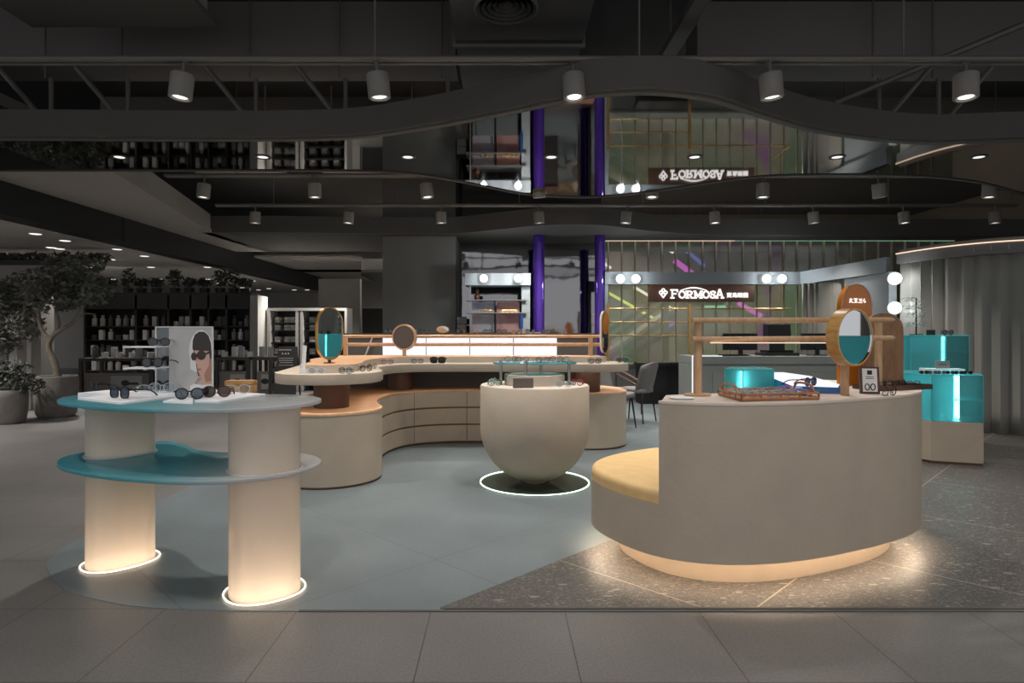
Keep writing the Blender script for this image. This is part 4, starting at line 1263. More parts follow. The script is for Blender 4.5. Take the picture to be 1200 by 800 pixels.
YR2 = 7.2
rl = thing('counter_rail', 'long wooden double rail along the drawer counter', 'rail', (-.35, YR2, RT))
for py in (394, 403.5):
    z = at(0, py, YR2)[2]
    MB().rod((at(402, 0, YR2)[0], YR2, z), (at(704, 0, YR2)[0], YR2, z), .019, 12).build('tube', M['oak_pole'], rl)
for px in (405, 692):
    x = at(px, 0, YR2)[0]
    MB().box((x - .022, YR2 - .018, RT), (x + .022, YR2 + .018, at(0, 394, YR2)[2] - .01)).build('post', M['oak_pole'], rl)
xm, ym = at(473, 0, 7.06)[0], 7.06
mr_ = thing('round_mirror', 'round wood-rimmed mirror on a short post on the drawer counter', 'mirror', (xm, ym, RT), (0, 0, R(-14)), local=True)
hz = at(0, 395, ym)[2] - RT
MB().box((-.017, .005, 0), (.017, .035, hz - .13)).build('post', M['oak_pole'], mr_)
d_ = MB(); d_.lathe([(.128, .0), (.142, .0), (.145, .01), (.145, .04), (0, .045)], n=48); d_.v = [Vector((p.x, p.z, p.y + hz)) for p in d_.v]; d_.build('rim', M['oak_pole'], mr_)
d_ = MB(); d_.lathe([(0, .006), (.128, .006), (.128, .001)], n=48); d_.v = [Vector((p.x, p.z, p.y + hz)) for p in d_.v]; d_.build('mirror_glass', M['brown_tint_mirror'], mr_)


def pill(name, label, loc, rz, wd, ht, back_m, gold_oval=False, gap=.03):
    o = thing(name, label, 'mirror', loc, (0, 0, rz), local=True)
    MB().slab([(a, b + gap) for a, b in stadium(wd, ht, wd / 2, None, 14)], .022).build('backing', M[back_m], o)
    st_ = [(a, -.004, b + gap) for a, b in stadium(wd - .006, ht - .006, wd / 2 - .003, None, 14)]
    MB().tube(st_, .005, 6, True).build('rim', M['gold'], o)
    MB().slab([(a, b + gap + .006, -.003) for a, b in stadium(wd - .012, ht - .012, wd / 2 - .006, None, 14)], .003).build('mirror_glass', M['mirror'], o)
    MB().box((-.012, .002, 0), (.012, .018, gap + .005)).lathe([(0, 0), (.05, 0), (.05, .006), (0, .006)], (0, .01, 0), 20).build('foot', M['brown'], o)
    return o


pl = pill('pill_mirror', 'pill-shaped mirror reflecting teal cases on the drawer counter left lobe', (at(387, 0, 5.45)[0], 5.45, RT), R(60), .30, .455, 'gold')
pr_ = pill('pill_mirror', 'narrow pill-shaped mirror with an amber oval at the rail right end', (at(709, 0, 7.12)[0], 7.12, RT), R(60), .22, .475, 'white_edge')
MB().slab([(a, b + .275) for a, b in [(.085 * math.cos(t), .13 * math.sin(t) + .10) for t in [2 * PI * i / 28 for i in range(28)]]], .006).build('amber_oval', M['amber'], pr_).location.y = -.010  # flat amber oval set over the upper part of the mirror

# glasses on the raised slab
def gl(px, py, z, *a, **k):
    x, y = on(px, py, z)
    return glasses((x, y, z), *a, **k)


glasses((at(371, 0, 5.07)[0], 5.07, SZ), R(8), 'pale clear glasses nearest the pen stand on the counter left lobe', 'clear_frame', 'lens_clear', 2.2, .0018, True)
glasses((at(405, 0, 5.06)[0], 5.06, SZ), R(-25), 'thin black glasses on the counter left lobe below the pill mirror', 'black_gloss', 'lens_clear', 2.2, .0022, True)
glasses((at(429, 0, 5.42)[0], 5.42, SZ), R(50), 'small dark glasses at the right side of the counter left lobe', 'tortoise', 'lens_clear', 2.6, .0026, True)
glasses((at(436, 0, 5.72)[0], 5.72, SZ), R(60), 'pinkish glasses where the slab narrows behind the left lobe', 'skin_dark', 'lens_clear', 2.6, .0026, True)
glasses((at(455, 0, 6.62)[0], 6.56, SZ), R(14), 'red glasses lying left of the round mirror post', 'red_frame', 'lens_clear', 2.3, .002, True)
glasses((at(489, 0, 6.75)[0], 6.76, SZ), R(4), 'thin brown glasses on the slab right of the round mirror', 'tortoise', 'lens_clear', 2.2, .0022, True)
glasses((at(513, 0, 6.75)[0], 6.76, SZ), R(-6), 'thick black sunglasses in the middle of the long slab', 'black_gloss', 'lens_dark', 3.4, .005, True, scale=1.25)
glasses((at(697, 0, 6.70)[0], 6.70, SZ), R(5), 'folded black glasses on the slab near the right rail post', 'black_gloss', 'lens_clear', 2.5, .0026, True, scale=1.1)
glasses((at(728, 0, 6.95)[0], 6.88, SZ), R(30), 'black and white glasses at the slab right end', 'black_gloss', 'lens_clear', 2.2, .0022, scale=1.1)
tg = thing('wire_easel', 'small bent wire holder at the right end of the slab', 'holder', (at(731, 0, 7.0)[0], 7.05, SZ))
a = at(731, 0, 7.0)[0]
for s in (-1, 1): MB().tube(catmull([(a + s * .05 - .05, 7.05, SZ + .002), (a + s * .05 - .03, 7.05, SZ + .05), (a + s * .05, 7.05, SZ + .055), (a + s * .05 + .03, 7.05, SZ + .03), (a + s * .05 + .02, 7.05, SZ + .002)], False, 5), .004, 6).build('wire', M['steel'], tg)
# acrylic pen stand at the left tip
x, y = at(356, 0, 5.13)[0], 5.13
ps = thing('acrylic_holder', 'thin clear acrylic blade in a pale foot at the slab left tip', 'holder', (x, y, SZ))
MB().box((x - .028, y - .02, SZ + .001), (x + .028, y + .02, SZ + .035)).build('foot', M['white_edge'], ps)
MB().add([(x - .018, y - .002, SZ + .035), (x + .012, y - .002, SZ + .035), (x + .024, y - .002, SZ + .225), (x - .006, y - .002, SZ + .225), (x - .018, y + .002, SZ + .035), (x + .012, y + .002, SZ + .035), (x + .024, y + .002, SZ + .225), (x - .006, y + .002, SZ + .225)],
         [(0, 1, 2, 3), (7, 6, 5, 4), (0, 4, 5, 1), (1, 5, 6, 2), (2, 6, 7, 3), (3, 7, 4, 0)]).build('blade', M['white_edge'], ps, smooth=0)

# ================================================================== BOWL COUNTER
BX, BY, BR = 0.287, 5.26, 0.452
bw = thing('bowl_counter', 'beige bowl-shaped counter with a stepped drum on top', 'counter', (BX, BY, 0))
prof = [(0, 0.012), (.10, .012)] + [(BR * math.sin(a), .475 - .463 * math.cos(a)) for a in [R(14 + 76 * k / 22) for k in range(23)]] + [(BR, .805), (BR - .008, .8145)]
MB().lathe(prof, (BX, BY, 0), 72).build('bowl', M['plaster'], bw, smooth=50)
MB().lathe([(BR - .008, .8145), (BR - .012, .816), (0, .816)], (BX, BY, 0), 72).build('bowl_top', M['plaster_top'], bw)
MB().lathe([(.25, .817), (.25, .898), (.246, .902), (.232, .902), (.228, .895), (0, .895)], (BX, BY, 0), 56).build('drum', M['tier'], bw)
MB().lathe([(0, .0035), (.10, .0035), (.10, .012), (0, .012)], (BX, BY, 0), 32).build('foot', M['brown'], bw)
fl = thing('floor_light', 'glowing green-white ring set in the floor around the bowl counter', 'floor light', (BX, BY, 0.003))
MB().lathe([(.12, .0032), (.46, .0032), (.46, .006), (.12, .006), (.12, .0032)], (BX, BY, 0), 64).build('glass_disc', M['green_disc'], fl)
MB().lathe([(.446, .0062), (.446, .011), (.455, .011), (.455, .0062)], (BX, BY, 0), 72).build('light_ring', M['led_green'], fl)
GZ = .988
gs = thing('glass_shelf', 'wavy teal glass shelf on four steel pins above the bowl counter', 'shelf', (BX, BY, .816))
wv = [(-.345, .02), (-.30, .14), (-.14, .16), (0, .22), (.16, .17), (.31, .15), (.35, .0), (.28, -.14), (.12, -.16), (0, -.21), (-.14, -.16), (-.29, -.13)]
wv = catmull([Vector((BX + a, BY + b, 0)) for a, b in wv], True, 6)
MB().prism(wv, GZ, GZ + .012, r=.003).build('glass', M['teal_glass'], gs)
for px, dy in ((587, -.09), (616, -.33), (634, .19), (667, -.09)):
    y = BY + (dy if dy > -.3 else -.19)
    x = at(px, 0, y)[0]
    zb_ = .8165 if (Vector((x - BX, y - BY)).length > .26) else .896
    if Vector((x - BX, y - BY)).length < .26 and zb_ < .9: zb_ = .9025 if Vector((x - BX, y - BY)).length > .225 else .8955
    MB().rod((x, y, zb_), (x, y, GZ + .030), .012, 14).lathe([(0, 0), (.018, 0), (.018, .008), (0, .008)], (x, y, GZ + .026), 14).build('pin', M['steel'], gs)
x, y = at(613, 0, 4.90)[0], 4.905
tag(MB().box((x - .078, y - .022, .8165), (x + .078, y + .022, .893), rz=R(4)).build('name_block', M['counter_grey'], origin=(x, y, .8165)), 'dark grey block standing on the bowl counter front', 'block')
bt = .8165
glasses((at(580, 0, 5.10)[0], 5.10, bt), R(35), 'green glasses on the left rim of the bowl counter', 'green_frame', 'lens_clear', 2.2, .0022, True)
glasses((at(578, 0, 5.28)[0], 5.28, bt), R(70), 'clear glasses behind the green pair on the bowl counter', 'clear_frame', 'lens_clear', 2.2, .002, True)
glasses((at(661, 0, 4.95)[0], 4.96, bt), R(-12), 'large clear round glasses on the right rim of the bowl counter', 'clear_frame', 'lens_clear', 2.1, .0018, scale=1.0)
glasses((at(676, 0, 5.10)[0], 5.13, bt), R(-45), 'red glasses on the right rim of the bowl counter', 'red_frame', 'lens_clear', 2.4, .003, True)
for k, (px, dy, rz, f) in enumerate(((599, .06, 10, 'black_gloss'), (612, .02, -20, 'tortoise'), (636, -.10, 5, 'tortoise'), (652, .05, -15, 'black_gloss'), (660, .10, 25, 'steel'))):
    y = BY + dy
    glasses((at(px, 0, y)[0], y, GZ + .0125), R(rz), 'glasses on the teal glass shelf, %s from the left' % ordinal(k), f, 'lens_clear', 2.3, .002, k == 2, 'glasses on the teal glass shelf', .9)

# ================================================================== CHAIRS
def superell(cx, cy, a, b, n=24, e=3.5):
    return [(p.x, p.y) for p in ellipse(cx, cy, a, b, 0, n, e)]


def make_chair(label, loc, rz):
    o = thing('chair', label, 'chair', loc, (0, 0, rz), 'chairs by the service desk', local=True)
    MB().prism(superell(0, -.02, .22, .22), .41, .475, r=.022, rb=.02).build('seat', M['chair'], o, smooth=60)
    vs, fs = [], []
    nu, nv = 14, 10
    for side in (0, 1):
        for j in range(nv + 1):
            v = j / nv
            for i in range(nu + 1):
                u = -1 + 2 * i / nu
                wdt = (.205 + .03 * math.sin(v * PI * .6)) * (1 - .20 * max(0, (v - .8) / .2) ** 2)
                y = .17 + .09 * v - .10 * abs(u) ** 2.5 * (1 - .25 * v) + side * .035
                vs.append((u * wdt, y, .43 + .40 * v - .03 * (abs(u) ** 3) * (v > .95)))
    k = (nu + 1) * (nv + 1)
    for j in range(nv):
        for i in range(nu):
            a = j * (nu + 1) + i
            fs.append((a, a + 1, a + nu + 2, a + nu + 1)); fs.append((k + a + nu + 1, k + a + nu + 2, k + a + 1, k + a))
    rim_ = [i for i in range(nu + 1)] + [(j + 1) * (nu + 1) - 1 for j in range(1, nv + 1)] + [nv * (nu + 1) + i for i in range(nu - 1, -1, -1)] + [j * (nu + 1) for j in range(nv - 1, 0, -1)]
    for a, b in zip(rim_, rim_[1:] + rim_[:1]): fs.append((a, k + a, k + b, b))
    MB().add(vs, fs).build('backrest', M['chair'], o, smooth=60)
    for sx in (-1, 1):
        for sy in (-1, 1):
            MB().tube([(sx * .17, sy * .16 - .01, .415), (sx * .205, sy * .21 - .01, .004)], [.014, .009], 8).build('leg', M['black'], o)
    MB().box((-.17, -.18, .405), (.17, .15, .415)).build('under_frame', M['black'], o)
    return o


make_chair('grey upholstered chair with black legs standing at the curved counter right end', (1.90, 8.80, .003), R(-128))
make_chair('grey chair mostly hidden behind the brown post of the curved counter', (1.47, 8.12, .003), R(60))

# ================================================================== BACK-LIT COUNTER
xA, xB = at(448, 0, 9)[0], at(653, 0, 9)[0]
bl = thing('backlit_counter', 'long dark counter with four white glowing front panels', 'counter', (-.5, 9.2, 0))
MB().box((at(403, 0, 9)[0], 9.02, .003), (at(700, 0, 9)[0], 9.6, 1.205)).build('body', M['counter_grey'], bl)
MB().box((at(401, 0, 9)[0], 8.98, 1.206), (at(702, 0, 9)[0], 9.62, 1.232)).build('wood_top', M['walnut'], bl)
for k in range(4):
    a, b = xA + (xB - xA) * k / 4, xA + (xB - xA) * (k + 1) / 4
    MB().box((a + .006, 9.0, .82), (b - .006, 9.019, 1.20)).build('light_panel', M['panel_white'], bl, smooth=0)
MB().rod((at(437, 0, 8.98)[0], 8.97, 1.19), (at(427, 0, 8.98)[0], 8.97, .88), .012).build('white_cord', M['white_edge'], bl)
x = at(518, 0, 9.1)[0]
t = thing('table_mirror', 'small round brass-rimmed mirror standing on the back-lit counter', 'mirror', (x, 9.2, 1.233), local=True)
d_ = MB(); d_.lathe([(.085, 0), (.098, 0), (.098, .03), (0, .03)], n=32); d_.v = [Vector((p.x, p.z, p.y * .55 + .055)) for p in d_.v]; d_.build('rim', M['gold'], t)
d_ = MB(); d_.lathe([(0, .004), (.085, .004), (.085, .001)], n=32); d_.v = [Vector((p.x, p.z, p.y * .55 + .055)) for p in d_.v]; d_.build('mirror_glass', M['mirror'], t)
for k, px in enumerate((455, 468, 482, 497, 540, 556, 572, 588, 605, 622, 640)):
    x = at(px, 0, 9.1)[0]
    glasses((x, 9.10 + .02 * (k % 3), 1.2325), R(random.uniform(-8, 8)), 'eyeglasses lined up on the back-lit counter top, %s from the left' % ordinal(k), ['black_gloss', 'tortoise', 'gold'][k % 3], 'lens_clear', 2.3, .0034, True, 'glasses on the back-lit counter', 1.1)
tag(MB().box((at(612, 0, 9.2)[0], 9.2, 1.233), (at(618, 0, 9.2)[0], 9.26, 1.30)).box((at(618, 0, 9.2)[0], 9.2, 1.233), (at(634, 0, 9.2)[0], 9.3, 1.25)).build('card_stand', M['paper'], origin=(at(615, 0, 9.2)[0], 9.2, 1.233)), 'small white card stand at the right of the back-lit counter', 'card')


# ================================================================== SHELF UNIT WITH GLOBES
def globe(label, p, r, group, direction=(0, -1, 0), watts=None):
    o = thing('globe_lamp', label, 'lamp', p, group=group)
    d = Vector(direction)
    c = Vector(p) + d * (r + .012)
    MB().ball(c, r, 20, 14).build('bulb', M['bulb'], o)
    MB().rod(Vector(p) - d * .004, Vector(p) + d * .016, r * .55, 16).build('socket', M['white_edge'], o)
    l = bpy.data.lights.new('globe_light', 'POINT'); l.energy = watts or GLOBE_W; l.shadow_soft_size = .03; l.color = (.9, .97, 1.0)
    lo = bpy.data.objects.new('globe_light', l); C.objects.link(lo); lo.location = d * (2 * r + .06); lo.parent = o
    return o


YS = 11.0
su = thing('display_shelf_unit', 'shelf unit with four iridescent panels under a grey lamp header', 'shelf unit', (0, YS, 0))
xl, xr = at(545, 0, YS)[0], at(622, 0, YS)[0]
MB().box((xl, YS, at(0, 334, YS)[2]), (xr, YS + .5, at(0, 320, YS)[2])).build('header', M['header'], su)
MB().box((at(611.5, 0, YS)[0], YS + .06, .004), (xr - .01, YS + .5, at(0, 334.2, YS)[2])).build('side_post', M['header'], su)
for px in (551, 580): MB().box((at(px, 0, YS)[0] - .012, YS + .05, .004), (at(px, 0, YS)[0] + .012, YS + .07, at(0, 334.2, YS)[2]) if px == 551 else (at(px, 0, YS)[0] + .012, YS + .07, at(0, 352, YS)[2])).build('upright', M['black_metal'] if px == 580 else M['steel'], su)
for py in (351.5, 366.5): MB().box((xl + .02, YS + .02, at(0, py, YS)[2] - .008), (at(617, 0, YS)[0], YS + .40, at(0, py, YS)[2] + .008)).build('shelf', M['steel'], su)
for a, b, m_ in ((553, 579, 'irid_blue'), (582, 609, 'irid_pink')):
    for c_, d_ in ((353.5, 365.5), (368, 389)):
        MB().box((at(a, 0, YS)[0], YS + .12, at(0, d_, YS)[2]), (at(b, 0, YS)[0], YS + .13, at(0, c_, YS)[2])).build('film_panel', M[m_], su)
MB().box((at(609.5, 0, YS)[0], YS + .03, at(0, 391, YS)[2]), (at(613, 0, YS)[0], YS + .05, at(0, 368, YS)[2])).build('blue_panel', mat('deep_blue', rgb(24, 60, 110), .3), su)
for k, px in enumerate((567, 607)):
    globe('white globe lamp on the shelf unit header, %s one' % ('left' if k == 0 else 'right'), at(px, 326.5, YS), .068, 'globes on the shelf unit')
p = at(559, 351, YS + .12)
tag(MB().lathe([(0, 0), (.04, 0), (.055, .03), (.05, .08), (.022, .11), (.03, .14), (.05, .17), (.028, .20), (0, .205)], (p[0], YS + .2, at(0, 351.5, YS)[2] + .0085), 20).build('copper_vase', M['tortoise'], origin=(p[0], YS + .2, at(0, 351.5, YS)[2] + .0085)), 'copper figure standing on the top shelf of the lamp shelf unit', 'ornament')
for k, (px, py) in enumerate(((566, 366), (572, 366), (592, 366), (602, 366))):
    p = at(px, py, YS + .2)
    glasses((p[0], YS + .06, at(0, 366.5, YS)[2] + .0085), R(10 * (k - 1)), 'glasses on the middle shelf of the shelf unit, %s from the left' % ordinal(k), 'gold', 'lens_clear', 2.3, .0034, True, 'glasses on the shelf unit')
for k, (y0, y1) in enumerate(((371, 379), (380, 388.5))):
    tag(MB().box((at(535.5, 0, 11.3)[0], 11.3, at(0, y1, 11.3)[2]), (at(546, 0, 11.3)[0], 11.6, at(0, y0, 11.3)[2])).build('storage_box', M['box_mid'], origin=(at(540, 0, 11.3)[0], 11.45, at(0, y1, 11.3)[2])), '%s grey box stacked left of the lamp shelf unit' % ('upper' if k == 0 else 'lower'), 'box', 'grey boxes left of the shelf unit')
tag(MB().box((at(534, 0, 11.3)[0], 11.28, 0.003), (at(548, 0, 11.3)[0], 11.62, at(0, 388.7, 11.3)[2])).build('storage_stand', M['counter_grey'], origin=(at(541, 0, 11.3)[0], 11.45, 0.003)), 'dark stand under the two grey boxes', 'stand')

# purple film columns
for k, (px, r, nm) in enumerate(((631.5, .101, 'left'), (703, .094, 'right'))):
    x = at(px, 0, 11.3)[0]
    mb = MB(); mb.lathe([(0, .003), (r + .03, .003), (r + .03, .05), (r, .055), (r, 2.975)], (x, 11.3, 0), 40)
    tag(mb.build('purple_column', M['purple'], origin=(x, 11.3, .003)), 'glossy purple round column at the %s of the mirror wall' % nm, 'column', 'purple columns')

# ================================================================== LIT HEADER FRAME AND SHOP SIGN
YH = 11.2
zh0, zh1 = at(0, 333, YH)[2], at(0, 318.5, YH)[2]
hd = thing('header_frame', 'grey overhead beam frame carrying globe lamps around the service desk', 'beam frame', (3.5, YH, 0))
MB().box((at(709, 0, YH)[0], YH, zh0), (at(938, 0, YH)[0], YH + .25, zh1)).build('back_beam', M['header'], hd)
MB().add([(5.32, 11.2, zh0), (5.49, 8.98, zh0), (5.58, 9.02, zh0), (5.50, 11.45, zh0), (5.32, 11.2, zh1), (5.49, 8.98, zh1), (5.58, 9.02, zh1), (5.50, 11.45, zh1)],
         [(0, 1, 2, 3), (7, 6, 5, 4), (0, 4, 5, 1), (1, 5, 6, 2), (2, 6, 7, 3), (3, 7, 4, 0)]).build('side_beam', M['header'], hd, smooth=0)
MB().box((at(709, 0, YH)[0], YH + .02, .004), (at(713, 0, YH)[0], YH + .2, zh0 - .001)).build('post', M['header'], hd)
MB().box((5.42, 10.9, .005), (5.46, 11.1, zh0 - .001)).build('post', M['header'], hd)
for k, px in enumerate((726, 744, 896, 914)):
    globe('white globe lamp on the back beam over the shop sign, %s from the left' % ordinal(k), at(px, 327, YH), .075, 'globes on the back beam')
    if k in (0, 2):
        pass

sg = thing('shop_sign', 'glowing white letters of the shop name hung under the back beam', 'sign', at(827, 352, YH - .02))
YL = YH - .03
mb = MB()
# slab-serif letters, drawn as strokes in a unit box
GL = {'F': [[(.18, 0), (.18, 1)], [(.0, 1), (.8, 1)], [(.18, .52), (.62, .52)], [(.0, 0), (.40, 0)], [(.8, 1), (.8, .78)]],
      'R': [[(.18, 0), (.18, 1)], [(0, 1), (.6, 1)], [(.6, 1), (.78, .9), (.8, .75), (.76, .58), (.6, .48), (.18, .48)], [(.45, .48), (.78, .04)], [(0, 0), (.36, 0)], [(.68, 0), (.95, 0)]],
      'M': [[(.15, 0), (.15, 1)], [(.15, 1), (.5, .2), (.85, 1)], [(.85, 1), (.85, 0)], [(0, 0), (.30, 0)], [(.70, 0), (1, 0)], [(0, 1), (.2, 1)], [(.8, 1), (1, 1)]],
      'S': [[(.82, .72), (.8, .92), (.5, 1), (.2, .92), (.12, .74), (.3, .56), (.68, .46), (.86, .28), (.76, .06), (.48, 0), (.18, .06), (.12, .28)]],
      'A': [[(.12, 0), (.47, 1), (.55, 1), (.90, 0)], [(.26, .34), (.76, .34)], [(0, 0), (.28, 0)], [(.72, 0), (1.04, 0)]],
      'O': [[(.5 + .42 * math.cos(2 * PI * i / 18), .5 + .5 * math.sin(2 * PI * i / 18)) for i in range(19)]]}
lets = [('F', 786.3, 9.6, 339.6), ('O', 795.4, 8.4, 341.2), ('R', 804.2, 8.4, 341.2), ('M', 813.4, 9.8, 341.2), ('O', 823.6, 8.2, 341.2), ('S', 832.2, 7.0, 341.2), ('A', 839.0, 9.0, 339.2)]
zbase = at(0, 348.8, YL)[2]
for ch_, px, wpx, ytop in lets:
    x0 = at(px, 0, YL)[0]; s = wpx * YL / FPX; hh = at(0, ytop, YL)[2] - zbase
    for st_ in GL[ch_]:
        stroke(mb, [(x0 + a * s, zbase + b * hh) for a, b in st_], .026, YL, 0, .02)
arcp = [(at(797.5 + 31 * k / 14, 0, YL)[0], at(0, 340.2 - 3.2 * math.sin(PI * k / 14), YL)[2]) for k in range(15)]
for k in range(14):
    stroke(mb, arcp[k:k + 2], .010 + .014 * math.sin(PI * (k + .5) / 14), YL, 0, .02)
mb.build('latin_letters', M['letters'], sg, smooth=0)
mb = MB(); text_mb(mb, '寶島眼鏡', .094, (at(864.2, 0, YL)[0], YL, at(0, 348.0, YL)[2]), .02, 0, 1.02, .0012)
mb.build('chinese_characters', M['letters'], sg, smooth=0)
mb = MB()
lx, lz, u = at(777.5, 0, YL)[0], at(0, 342.8, YL)[2], YL / FPX
for a, b, r in ((0, 2.9, 1.7), (-2.7, .3, 1.75), (2.7, .3, 1.75)):
    mb.tube([(lx + (a + r * math.cos(t)) * u, YL + .01, lz + (b + r * math.sin(t)) * u) for t in [2 * PI * i / 18 for i in range(18)]], .012, 6, True)
stroke(mb, [(lx - 3.0 * u, lz - 1.6 * u), (lx, lz - 5.6 * u), (lx + 3.0 * u, lz - 1.6 * u)], .022, YL, 0, .02)
stroke(mb, [(lx - 1.0 * u, lz + .9 * u), (lx + 1.2 * u, lz - 1.2 * u)], .020, YL, 0, .02)
stroke(mb, [(lx + 1.0 * u, lz + .9 * u), (lx - 1.2 * u, lz - 1.2 * u)], .020, YL, 0, .02)
mb.build('clover_emblem', M['letters'], sg, smooth=0)
MB().box((at(760, 0, YH)[0], YH + .03, at(0, 353.5, YH)[2]), (at(885, 0, YH)[0], YH + .05, zh0 - .001)).build('backing_board', M['brown'], sg)

# brass rack of thin rods
YK = 10.4
rk = thing('brass_rack', 'thin brass rod rack in front of the gridded glass', 'rack', (3.0, YK, 0))
x0, x1, x2 = at(712, 0, YK)[0], at(808, 0, YK)[0], at(927, 0, YK)[0]
for px in (712.5, 808):
    x = at(px, 0, YK)[0]
    MB().box((x - .02, YK - .02, .004), (x + .02, YK + .02, at(0, 356, YK)[2])).build('upright', M['gold'], rk)
for py, xe in ((361.5, x2), (377.5, x1), (393, x1)):
    z = at(0, py, YK)[2]
    MB().rod((x0, YK, z), (xe, YK, z), .012, 8).build('rod', M['gold'], rk)
MB().rod((x2, YK, at(0, 361.5, YK)[2]), (x2, YK + .8, at(0, 361.5, YK)[2]), .012, 8).rod((x2, YK + .4, at(0, 361.5, YK)[2]), (x2, YK + .4, 2.1), .006, 6).build('rod', M['gold'], rk)

# gridded dichroic glass wall
YG = 12.0
zg = at(0, 282, YG)[2]
gw = MB(); gw.box((at(709, 0, YG)[0], YG, .66), (8.6, YG + .012, zg))
struct(gw.build('window_1', M['film'], smooth=0))
gm = MB()
px = 712.5
while px < 1100:
    x = at(px, 0, YG)[0]; gm.box((x - .014, YG - .03, .66), (x + .014, YG, zg)); px += 15.8
for py in (299.5, 376.0, 410.0):
    pass
gm.box((at(709, 0, YG)[0], YG - .04, zg), (8.6, YG + .05, zg + .03))
struct(gm.build('trim_5', M['mullion'], smooth=0))
tag(MB().box((at(709, 0, YG)[0], YG - .055, zg - .012), (at(860, 0, YG)[0], YG - .041, zg + .012), 0).box((at(860, 0, YG)[0], YG - .055, zg - .012), (8.6, YG - .041, zg + .012), 1).build('light_line', [M['led_thin'], M['led_thin_green']], smooth=0, origin=(4, YG, zg)), 'thin glowing line along the top of the gridded glass', 'light strip')
mb = MB(); mb.box((at(709, 0, YG)[0], YG - .3, .003), (8.6, YG + .2, .62)); mb.box((at(709, 0, YG)[0], YG - .33, .62), (8.6, YG + .2, .66))
struct(mb.build('wall_low', M['desk'], smooth=0))
tag(MB().box((at(750, 0, 10.95)[0], 10.95, .004), (at(806, 0, 10.95)[0], 11.3, at(0, 429, 10.95)[2])).box((at(748, 0, 10.95)[0], 10.93, at(0, 429, 10.95)[2] + .001), (at(808, 0, 10.95)[0], 11.32, at(0, 425, 10.95)[2])).build('black_cabinet', M['black'], origin=(3, 11.1, .004)), 'low black cabinet behind the grey chair', 'cabinet')
tag(MB().rod(at(722, 432, 10.2), at(752, 448, 9.6), .02).rod(at(722, 438, 10.2), at(750, 453, 9.6), .015).rod(at(722, 432, 10.2), (at(722, 432, 10.2)[0], 10.2, .004), .015).rod(at(752, 448, 9.6), (at(752, 448, 9.6)[0], 9.6, .004), .015).build('handrail', M['brown'], origin=(2, 10, .004)), 'slanting brown handrail beside the grey chair', 'handrail')

# escalator behind the glass; coloured film reflections are built as glowing tubes
es = thing('escalator', 'escalator rising to the right behind the gridded glass', 'escalator', (3.2, 15.5, 0))


def band(p, q, t_, Y, d, m_, nm):
    A, B = at(p[0], p[1], Y), at(q[0], q[1], Y); h = t_ * Y / FPX
    MB().add([(A[0], Y, A[2]), (B[0], Y, B[2]), (B[0], Y, B[2] + h), (A[0], Y, A[2] + h), (A[0], Y + d, A[2]), (B[0], Y + d, B[2]), (B[0], Y + d, B[2] + h), (A[0], Y + d, A[2] + h)],
             [(0, 1, 2, 3), (7, 6, 5, 4), (0, 4, 5, 1), (1, 5, 6, 2), (2, 6, 7, 3), (3, 7, 4, 0)]).build(nm, M[m_], es, smooth=0)


band((712, 392), (790, 341), 6, 15.0, .12, 'esc_dark', 'handrail')
band((712, 402), (790, 351), 5, 15.0, .12, 'esc_dark', 'handrail')
band((712, 423), (790, 372), 10, 15.1, .9, 'esc_grey', 'balustrade')
band((712, 424), (790, 374), 7, 15.0, .1, 'esc_dark', 'skirt')
band((712, 437), (790, 388), 7, 15.0, .1, 'esc_dark', 'skirt')
x = at(778, 0, 15.0)[0]
MB().box((x - .07, 14.8, .004), (x + .07, 14.95, at(0, 345, 15)[2])).build('support', M['esc_dark'], es)
MB().box((at(722, 0, 15.3)[0], 15.9, .004), (at(800, 0, 15.3)[0], 16.0, at(0, 395, 15.3)[2])).build('side_panel', M['esc_grey'], es)


def add_streak(p, q, m_, label, Y=16.2, r=.035):
    A, B = at(p[0], p[1], Y), at(q[0], q[1], Y)
    o = tag(MB().rod(A, B, r, 8).build('glow_streak', M[m_], origin=A), label, 'light tube', 'coloured glowing streaks behind the glass')
    MB().rod(A, (A[0], A[1], ZT), .006, 6).rod(B, (B[0], B[1], ZT), .006, 6).build('hanger_wire', M['pipe'], o)
    return o


add_streak((713, 343), (768, 374), 'streak_yellow', 'yellow glowing streak slanting across the escalator')
add_streak((743, 336), (770, 352), 'streak_white', 'white glowing streak above the escalator left of the sign')
add_streak((776, 354), (789, 363), 'streak_white', 'short white glowing streak under the sign emblem')
add_streak((774, 287), (789, 296), 'streak_white', 'short white glowing streak high behind the glass')
add_streak((790, 305), (812, 321), 'streak_pink', 'magenta glowing streak above the back beam', r=.07)
add_streak((865, 355), (892, 370), 'streak_pink', 'magenta glowing streak right of the sign', r=.06)
add_streak((826, 360), (850, 360), 'streak_green', 'green glowing streak under the shop sign', r=.05)
add_streak((780, 368), (786, 384), 'streak_blue', 'blue glowing streak right of the escalator', r=.12)
add_streak((800, 290), (826, 312), 'streak_blue', 'blue glowing streak above the magenta one', r=.05)
add_streak((703, 305), (716, 314), 'streak_white', 'white glowing streak beside the right purple column')

